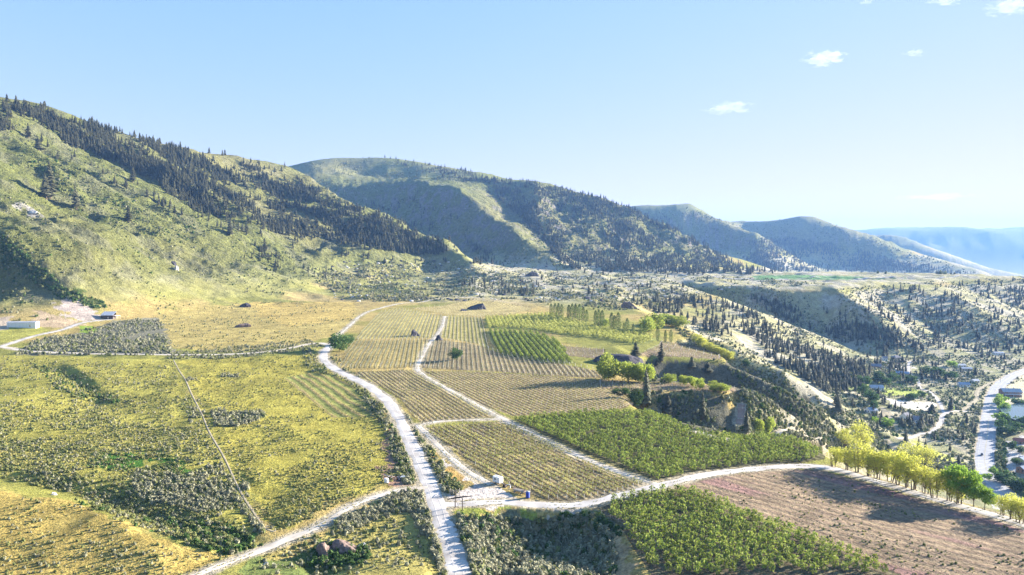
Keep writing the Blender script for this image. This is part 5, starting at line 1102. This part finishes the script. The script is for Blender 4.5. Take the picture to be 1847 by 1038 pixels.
# pond
def pond():
    P = smooth_line([PZ(*q, -96)[:2] for q in [(1803,744),(1818,738),(1840,733),(1880,730),(1950,745),(1950,775),(1880,775),(1846,770),(1830,764),(1812,756),(1803,744)]], 6)[:-1]
    # even level just above the ground it lies on
    z = float(np.percentile(HT(P[:,0], P[:,1]), 85)) + .25; c = P.mean(0); M = NT_("pond_water"); M.b.inputs["Base Color"].default_value = (.10,.14,.15,1); M.b.inputs["Roughness"].default_value = .12; M.b.inputs["Specular IOR Level"].default_value = 1.0; M.b.inputs["IOR"].default_value = 1.33
    nz = M.add("ShaderNodeTexNoise"); nz.inputs["Scale"].default_value = .9; bp = M.add("ShaderNodeBump"); bp.inputs["Strength"].default_value = .25; bp.inputs["Distance"].default_value = .1; M.link(nz.outputs[0], bp.inputs["Height"]); M.link(bp.outputs[0], M.b.inputs["Normal"])
    V = np.concatenate([[[c[0], c[1], z]], np.stack([P[:,0], P[:,1], np.full(len(P), z)], 1)]); n = len(P); Fs = [(0, 1+k, 1+(k+1)%n) for k in range(n)]
    me = bpy.data.meshes.new("pond"); me.from_pydata([tuple(v) for v in V], [], Fs); me.materials.append(M.m)
    if me.polygons[0].normal.z < 0: me.flip_normals()
    tag(mkobj("pond_water", me), kind='structure'); return z
pond()
# highway markings
M_PAINT = noise_mat("road_paint", (.70,.68,.60), (.82,.80,.74), 1); M_YPAINT = noise_mat("yellow_road_paint", (.62,.48,.14), (.74,.60,.2), 1)
for off, m in ((-4.6, M_PAINT), (4.6, M_PAINT), (-.25, M_YPAINT), (.25, M_YPAINT)):
    tag(ribbon("road_line", RL['highway'], .22, m, .115, 3, off=off), kind='structure').location.z = .03
M_PACK = noise_mat('packed_gravel', (.37,.33,.29), (.60,.55,.51), .3, detail=8)
for off in (-1.15, 1.15):
    tag(ribbon("wheel_track", RL['gravel_road'], .7, M_PACK, .097, 4, off=off), kind='structure')

# ------------------------------------------------------------------ vehicles and yard things
def wheel(parent, x, y, r=.36, w=.24, axis='y'):
    bm = bmesh.new(); bmesh.ops.create_cone(bm, cap_ends=True, segments=16, radius1=r, radius2=r, depth=w); bmesh.ops.rotate(bm, cent=(0,0,0), matrix=Matrix.Rotation(math.pi/2, 3, 'X' if axis == 'y' else 'Y'), verts=bm.verts); bmesh.ops.translate(bm, vec=(x, y, r), verts=bm.verts)
    me = bpy.data.meshes.new("wheel"); bm.to_mesh(me); bm.free(); me.materials.append(M_TYRE); o = mkobj("wheel", me, parent)
    bx(o, "rim", M_STEEL, x, y, r - r*.5, *( (r, w + .03, r) if axis == 'y' else (w + .03, r, r))); return o
def car(x, y, z, rz, mat, label, group=None, pickup=False):
    r = mkobj("car" if not pickup else "pickup_truck", None, loc=(x, y, z), rz=rz); tag(r, label, "car" if not pickup else "pickup truck", group)
    bx(r, "body", mat, 0, 0, .35, 4.6, 1.85, .62, bev=.12)
    prof = [(-1.7,.95),(-1.2,1.48),(.5,1.5),(1.15,.97)] if not pickup else [(-.5,.95),(-.4,1.7),(.75,1.7),(1.35,.97)]
    V = [(a, s*(.85 if b < 1 else .7), b) for s in (-1, 1) for a, b in prof]; me = bpy.data.meshes.new("cabin"); me.from_pydata(V, [], [(0,1,2,3),(7,6,5,4),(0,4,5,1),(1,5,6,2),(2,6,7,3),(3,7,4,0)]); me.materials.append(M_GLASS); cb = mkobj("cabin", me, r)
    bx(cb, "roof", mat, (prof[1][0] + prof[2][0]) / 2, 0, prof[1][1], prof[2][0] - prof[1][0], 1.42, .06)
    for a in (-1.4, 1.4):
        for b in (-.85, .85): wheel(r, a, b, .34, .22)
    return r
def along(k, t):
    L = RL[k]; d = np.r_[0, np.cumsum(np.hypot(*np.diff(L, axis=0).T))]; return L, d
def on_highway(px, py, side, mat, label, **kw):
    x, y, z = place(px, py); L = RL['highway']; i = int(np.argmin(np.hypot(L[:,0]-x, L[:,1]-y))); i = min(max(i, 1), len(L)-2); t = L[i+1] - L[i-1]; t /= np.hypot(*t); n = np.array([t[1], -t[0]]); p = L[i] + n * side
    car(p[0], p[1], float(HT(*p)) + .16, math.atan2(t[1], t[0]), mat, label, **kw)
M_CARD = noise_mat("dark_car_paint", (.04,.05,.07), (.06,.07,.09), 1, rough=.3, spec=.5); M_CARW = noise_mat("white_car_paint", (.72,.72,.74), (.8,.8,.82), 1, rough=.3, spec=.5); M_CARR = noise_mat("red_car_paint", (.40,.06,.05), (.45,.08,.06), 1, rough=.3, spec=.5)
on_highway(1778, 822, 2.0, M_CARD, 'dark pickup driving on the highway straight', pickup=True)
for q, (px, py, m, lb) in enumerate([(1843,826,M_CARW,'white car parked in the yard, farthest from the road'),(1840,838,M_CARD,'dark car parked in the yard beside the blue roofs'),(1820,822,M_CARW,'white car alone at the edge of the parking yard'),(1642,761,M_CARW,'white car parked between the twin white houses'),(1608,658,M_CARW,'white car in the upper gravel yard'),(1622,657,M_CARR,'red car in the upper gravel yard'),(1810,716,M_CARD,'dark car beside the large brown house')]):
    x, y, z = place(px, py); car(x, y, z + .02, q * .7, m, lb, 'parked cars in the valley')
def trailer():
    x, y, z = place(898, 872); r = mkobj("cargo_trailer", None, loc=(x, y, z + .05), rz=-.75); tag(r, 'white boxy cargo trailer with its door towards the lot, parked at the vineyard corner', 'trailer')
    bx(r, "body", M_WHITE, 0, 0, .45, 3.6, 2.1, 2.1, bev=.12); bx(r, "door", M_PALER, -1.82, 0, .55, .06, 1.7, 1.8); bx(r, "window", M_GLASS, -.4, -1.06, 1.4, .8, .05, .6); bx(r, "hitch", M_STEEL, 2.4, 0, .42, 1.4, .14, .12); bx(r, "roof_vent", M_PALER, 0, 0, 2.56, .5, .5, .12)
    for b in (-.98, .98): wheel(r, -.2, b, .34, .2)
    for a in (-1.0, 0, 1.0): bx(r, "side_rib", M_PALER, a, -1.07, .5, .05, .04, 1.95)
trailer()
def toilet():
    x, y, z = place(952, 898); r = mkobj("portable_toilet", None, loc=(x, y, z), rz=-.3); tag(r, 'blue portable toilet standing at the edge of the gravel lot', 'portable toilet')
    bx(r, "cabin", M_BLUE, 0, 0, .12, 1.15, 1.15, 2.05, bev=.04); bx(r, "skid", M_DARK, 0, 0, 0, 1.25, 1.25, .12); bx(r, "door", noise_mat("dark_blue_plastic", (.02,.04,.28), (.03,.06,.34), 2, rough=.5), 0, -.6, .2, .75, .06, 1.85)
    me = bpy.data.meshes.new("roof"); me.from_pydata([(-.62,-.62,2.17),(.62,-.62,2.17),(.62,.62,2.17),(-.62,.62,2.17),(-.35,-.35,2.36),(.35,-.35,2.36),(.35,.35,2.36),(-.35,.35,2.36)], [], [(0,1,5,4),(1,2,6,5),(2,3,7,6),(3,0,4,7),(4,5,6,7),(3,2,1,0)]); me.materials.append(M_PALER); mkobj("roof", me, r)
    bx(r, "vent_pipe", M_DARK, .35, .35, 2.2, .1, .1, .45)
toilet()
def pump():
    x, y, z = place(910, 879); r = mkobj("irrigation_pump", None, loc=(x, y, z), rz=-.4); tag(r, 'dark irrigation pump with a curved pale pipe beside the cargo trailer', 'pump')
    bx(r, "base", M_DARK, 0, 0, 0, 1.5, .8, .2); bx(r, "motor", M_DARK, -.2, 0, .2, .9, .6, .8, bev=.08); 
    v, f = tube_np([(.4,0,.4),(.9,.3,.9),(1.6,.5,1.1),(2.3,.1,.8),(2.6,-.7,.3),(2.2,-1.5,.1)], [.11]*6, 8); mkobj("pipe", mesh_np("pipe", v, f, M_WHITE), r)
    v, f = tube_np([(-.2,0,.9),(-.2,0,1.5)], [.06,.06], 6); mkobj("exhaust", mesh_np("exhaust", v, f, M_STEEL), r)
pump()
def flatbed():
    x, y, z = place(937, 889); r = mkobj("flatbed_wagon", None, loc=(x, y, z), rz=-.55); tag(r, 'low flatbed wagon stacked with boards beside the blue toilet', 'wagon')
    bx(r, "deck", M_WOOD, 0, 0, .75, 4.6, 2.0, .14); bx(r, "drawbar", M_STEEL, 3.0, 0, .5, 1.6, .12, .12)
    for a in (-1.5, 1.5):
        for b in (-.9, .9): wheel(r, a, b, .36, .2)
    for q in range(6): bx(r, "board", M_WOOD, random.uniform(-.2,.2), -.8 + q*.3, .89 + .1 * (q % 2), 4.2, .26, .09)
    for q in (-1, 1): bx(r, "end_rack", M_DARK, q * 2.25, 0, .89, .08, 1.9, .7)
flatbed()
def gate():
    x1, y1, z1 = place(821, 916); x2, y2, z2 = place(834, 921); r = mkobj("ranch_gate", None, loc=(x1, y1, z1)); tag(r, 'ranch entrance of two tall dark poles under a thick sloping log at the road junction', 'gate')
    for (a, b, c, hh) in ((0, 0, 0, 6.2), (x2-x1, y2-y1, z2-z1, 4.2)):
        v, f = tube_np([(a, b, c-.6), (a+.03, b, c + hh*.5), (a+.05, b+.03, c + hh)], [.17,.15,.12], 8); mkobj("post", mesh_np("post", v, f, M_DARK), r)
    v, f = tube_np([(-2.6,-.8,3.1),(0,-.2,3.4),(2.6,-.6,3.9),(6.0,-1.6,4.6)], [.14,.28,.26,.12], 8); mkobj("log_beam", mesh_np("log_beam", v, f, M_DARK), r)
    v, f = tube_np([(-.1,-.2,3.4),(1.4,-.3,.05)], [.05,.05], 6); mkobj("brace", mesh_np("brace", v, f, M_DARK), r)
gate()
def frame():
    x, y, z = place(820, 893); r = mkobj("rail_pen", None, loc=(x, y, z)); tag(r, 'small weathered rail frame in the weeds by the junction', 'fence'); w = 3.2
    for q in range(4): bx(r, "post", M_WOOD, -w/2 + w*q/3, 0, -.3, .16, .16, 2.1)
    for zz in (.5, 1.1, 1.65): bx(r, "rail", M_WOOD, 0, -.1, zz, w + .5, .07, .14)
    for q in (0, 3): bx(r, "side_rail", M_WOOD, -w/2 + w*q/3, 1.0, 1.6, .08, 2.1, .12)
frame()
def implements():
    # pale tank, old frames and a small tractor by the dirt track
    x, y, z = place(697, 871); r = mkobj("water_tank", None, loc=(x, y, z)); tag(r, 'white plastic water tank beside the rusty implements', 'tank')
    bm = bmesh.new(); bmesh.ops.create_cone(bm, cap_ends=True, segments=20, radius1=.85, radius2=.85, depth=1.5); bmesh.ops.bevel(bm, geom=bm.edges[:], offset=.14, segments=2, affect='EDGES'); bmesh.ops.translate(bm, vec=(0,0,.85), verts=bm.verts); me = bpy.data.meshes.new("tank_body"); bm.to_mesh(me); bm.free(); me.materials.append(M_WHITE); mkobj("tank_body", me, r)
    bx(r, "lid", M_WHITE, 0, 0, 1.58, .5, .5, .14, bev=.04); bx(r, "stand", M_STEEL, 0, 0, 0, 1.6, 1.6, .12)
    x, y, z = place(709, 864); r = mkobj("harrow", None, loc=(x, y, z), rz=-.6); tag(r, 'rusty harrow with a long drawbar between the tank and the small tractor', 'harrow')
    for yy in (-.8, 0, .8): bx(r, "beam", M_REDD, 0, yy, .55, 3.6, .12, .14)
    for xx in (-1.6, 0, 1.6): bx(r, "cross_beam", M_STEEL, xx, 0, .70, .12, 2.0, .1)
    for q in range(9): bx(r, "tine", M_DARK, -1.7 + q*.42, (-.8, 0, .8)[q % 3], 0, .06, .06, .58)
    bx(r, "drawbar", M_PALER, -3.0, 0, .62, 2.8, .14, .14)
    x, y, z = place(723, 866); r = mkobj("small_tractor", None, loc=(x, y, z), rz=.35); tag(r, 'small pale tractor with large rear wheels under the roadside shrubs', 'tractor')
    bx(r, "hood", M_CARW, .75, 0, .75, 1.6, .7, .62, bev=.08); bx(r, "chassis", M_STEEL, 0, 0, .5, 2.6, .5, .26); bx(r, "seat", M_DARK, -.55, 0, 1.05, .5, .5, .35); bx(r, "fender", M_CARW, -.7, -.62, 1.15, 1.0, .36, .1); bx(r, "fender", M_CARW, -.7, .62, 1.15, 1.0, .36, .1)
    for b in (-.75, .75): wheel(r, -.75, b, .68, .34)
    for b in (-.6, .6): wheel(r, 1.25, b, .38, .2)
    v, f = tube_np([(.1,0,1.3),(-.15,0,1.6)], [.03,.03], 6); mkobj("steering_column", mesh_np("steering_column", v, f, M_DARK), r); v, f = tube_np([(1.1,.1,1.3),(1.1,.1,1.9)], [.04,.04], 6); mkobj("exhaust", mesh_np("exhaust", v, f, M_DARK), r)
    x, y, z = place(732, 870); r = mkobj("disc_plough", None, loc=(x, y, z), rz=.9); tag(r, 'pale disc plough at the end of the implements nearest the road', 'plough')
    bx(r, "beam", M_PALER, 0, 0, .6, 2.4, .16, .16)
    for q in range(5): 
        bm = bmesh.new(); bmesh.ops.create_cone(bm, cap_ends=True, segments=14, radius1=.38, radius2=.30, depth=.06); bmesh.ops.rotate(bm, cent=(0,0,0), matrix=Matrix.Rotation(1.35, 3, 'X'), verts=bm.verts); bmesh.ops.translate(bm, vec=(-1 + q*.5, 0, .36), verts=bm.verts); me = bpy.data.meshes.new("disc"); bm.to_mesh(me); bm.free(); me.materials.append(M_CARW); mkobj("disc", me, r)
implements()
# poles along the highway, field fence
def pole(x, y, z, h, rz, label, group):
    r = mkobj("utility_pole", None, loc=(x, y, z), rz=rz); tag(r, label, "utility pole", group); v, f = tube_np([(0,0,-.8),(0,0,h*.5),(0,0,h)], [.17,.14,.11], 8); mkobj("post", mesh_np("post", v, f, M_BARK), r)
    ca = bx(r, "crossarm", M_BARK, 0, 0, h - .9, 2.4, .12, .14)
    for q in (-1.05, -.4, .4, 1.05): bx(ca, "insulator", M_GLASS, q, 0, h - .76, .09, .09, .2)
for q, (px, py, lb) in enumerate([(1804,690,'utility pole inside the highway curve'),(1797,762,'utility pole on the highway verge beside the pond'),(1794,835,'utility pole on the verge near the pickup'),(1757,712,'utility pole by the dirt track'),(1700,775,'utility pole beside the village lane')]):
    x, y, z = place(px, py); pole(x, y, z, 10.5, .3 * q, lb, 'utility poles in the valley')
def fence(P, gap, h, label):
    L = resample(ground_line(P, 8), gap); z0 = float(HT(*L[0])); r = mkobj("wire_fence", None, loc=(L[0,0], L[0,1], z0)); tag(r, label, "fence"); v, f = box_np(0, 0, -.3, .14, .14, h + .3); pm = mesh_np("fence_post", v, f, M_WOOD)
    Z = HT(L[:,0], L[:,1]) - z0
    for q in range(len(L)): mkobj("fence_post", pm, r, loc=(L[q,0]-L[0,0], L[q,1]-L[0,1], Z[q]))
    for w in (.45, .8, h - .05):
        v, f = tube_np(np.stack([L[:,0]-L[0,0], L[:,1]-L[0,1], Z + w], 1), [.018] * len(L), 3); mkobj("wire", mesh_np("wire", v, f, M_STEEL), r)
fence([(313,652),(330,680),(345,712),(362,745),(376,778),(400,820),(425,872),(450,915),(475,950),(500,962)], 4.0, 1.3, 'wire fence with wooden posts running down between the two yellow fields')
fence([(1338,716),(1339,740),(1338,762),(1336,784)], 3.0, 1.4, 'post fence beside the reddish dirt track above the orchard')
fence([(1070,920),(1110,940),(1150,962),(1185,985),(1200,1000)], 4.0, 1.3, 'fence between the sage hollow and the orchard verge')

# ------------------------------------------------------------------ rocks
def rock(px, py, w, dp, h, seed, mat, label, name="boulder", rz=0, sub=4):
    """several broken blocks grown together"""
    x, y, z = place(px, py); r = np.random.default_rng(seed); bm = bmesh.new(); bmesh.ops.create_icosphere(bm, subdivisions=sub, radius=1); P = np.array([v.co[:] for v in bm.verts])
    D = r.normal(size=(15, 3)); D[:, 2] = np.abs(D[:, 2]) * .8; D /= np.linalg.norm(D, axis=1)[:, None]; off = .48 + .42 * r.random(15)
    k = np.min(np.where(P @ D.T > .05, off / np.maximum(P @ D.T, .05), 9), axis=1); k = np.minimum(k, 1.05)
    n2 = ridged(P[:,0]*2.3 + P[:,2]*1.3 + seed, P[:,1]*2.3 - P[:,2] * 1.7, 4, seed + 3); k = k * (.86 + .34 * n2)
    P = P * k[:, None] * np.array([w/2, dp/2, h]) * 1.15; P[:, 0] += P[:, 2] * r.normal(0, .25)
    P[:, 2] = np.maximum(P[:, 2], -h * .35)
    for v, p in zip(bm.verts, P): v.co = p
    me = bpy.data.meshes.new(name); bm.to_mesh(me); bm.free(); me.materials.append(mat); tag(mkobj(name, me, loc=(x, y, z), rz=rz), label, "rock")
M_ROCK = noise_mat("brown_rock", (.09,.065,.055), (.27,.19,.16), .9, bump=.9, detail=9); M_DROCK = noise_mat("dark_basalt", (.035,.032,.04), (.10,.09,.10), .9, bump=.8, detail=8); M_PROCK = noise_mat("pale_rock", (.42,.39,.36), (.62,.58,.54), .8, bump=.6, detail=8)
rock(614, 990, 9.5, 6.5, 3.3, 6, M_ROCK, 'big reddish brown boulder beside the dirt track'); rock(584, 1000, 6.0, 5.0, 2.8, 12, M_ROCK, 'dark cracked boulder leaning on the big reddish one'); rock(655, 985, 2.6, 2.2, 1.2, 9, M_PROCK, 'pale stone right of the big reddish boulder')
rock(748, 606, 11, 8, 5.5, 11, M_DROCK, 'black peaked rock left of the farm lane', "rock_outcrop"); rock(792, 614, 7, 5, 3.6, 12, M_DROCK, 'small black rock right of the farm lane', "rock_outcrop"); rock(865, 558, 22, 14, 8, 13, M_DROCK, 'large black rock on the golden knoll', "rock_outcrop"); rock(836, 561, 9, 6, 2.5, 14, M_DROCK, 'low dark rock left of the large knoll rock', "rock_outcrop")
rock(443, 554, 13, 9, 6, 15, M_DROCK, 'dark rock at the foot of the hill above the golden field', "rock_outcrop"); rock(440, 590, 14, 9, 4, 16, M_ROCK, 'brown low rock in the golden field', "rock_outcrop"); rock(318, 486, 8, 6, 6, 17, M_PROCK, 'pale rock alone on the green hillside', "rock_outcrop"); rock(313, 478, 9, 6, 6, 18, M_DROCK, 'dark rock above the pale hillside rock', "rock_outcrop")
rock(1106, 651, 34, 20, 7.5, 31, M_DROCK, 'long dark rocky mound beside the broad dark pine', "rock_outcrop"); rock(96, 893, 1.9, 1.6, 1.2, 19, M_PROCK, 'pale boulder on the crest of the foreground mound'); rock(478, 1018, 1.4, 1.0, .6, 20, M_PROCK, 'small white stone in the shaded grass'); rock(958, 498, 26, 18, 9, 21, M_DROCK, 'dark rock ledge on the pale bench', "rock_outcrop"); rock(1680, 880, 7, 4, 2.6, 23, M_DROCK, 'dark rock pile between the willows and the meadow', "rock_outcrop")
rock(60, 384, 16, 8, 3, 24, M_PROCK, 'white rock streak on the left hillside', "rock_outcrop"); rock(1060, 540, 14, 8, 5, 25, M_DROCK, 'dark rock on the rough ground behind the poplars', "rock_outcrop"); rock(1135, 556, 22, 10, 8, 26, M_ROCK, 'brown cliff rock beside the dark hollow', "rock_outcrop")
sx = np.array([(600 + 730 * random.random(), 470 + 75 * random.random()) for _ in range(600)]); X, Y, Z, ok = hit(sx[:,0], sx[:,1]); k = ok & (Y > 900) & (Y < 1900) & off_road(X, Y); X, Y, Z = X[k], Y[k], Z[k]
def small_rock(seed):
    bm = bmesh.new(); bmesh.ops.create_icosphere(bm, subdivisions=2, radius=.5); P = np.array([v.co[:] for v in bm.verts]); kk_ = .7 + .6 * vn(P[:,0]*3 + seed, P[:,1]*3 + P[:,2]*3, seed)
    for v, c in zip(bm.verts, kk_): v.co = (v.co.x * c * 1.3, v.co.y * c, v.co.z * c * .7)
    me = bpy.data.meshes.new("stone"); bm.to_mesh(me); bm.free(); me.materials.append(M_DROCK if seed % 2 else M_PROCK); return me
scatter_stuff("scattered_stones", np.stack([X, Y, Z], 1), 1.5 + 4.5 * np.random.default_rng(1).random(len(X)) ** 2, X * 0, [small_rock(q) for q in range(4)])
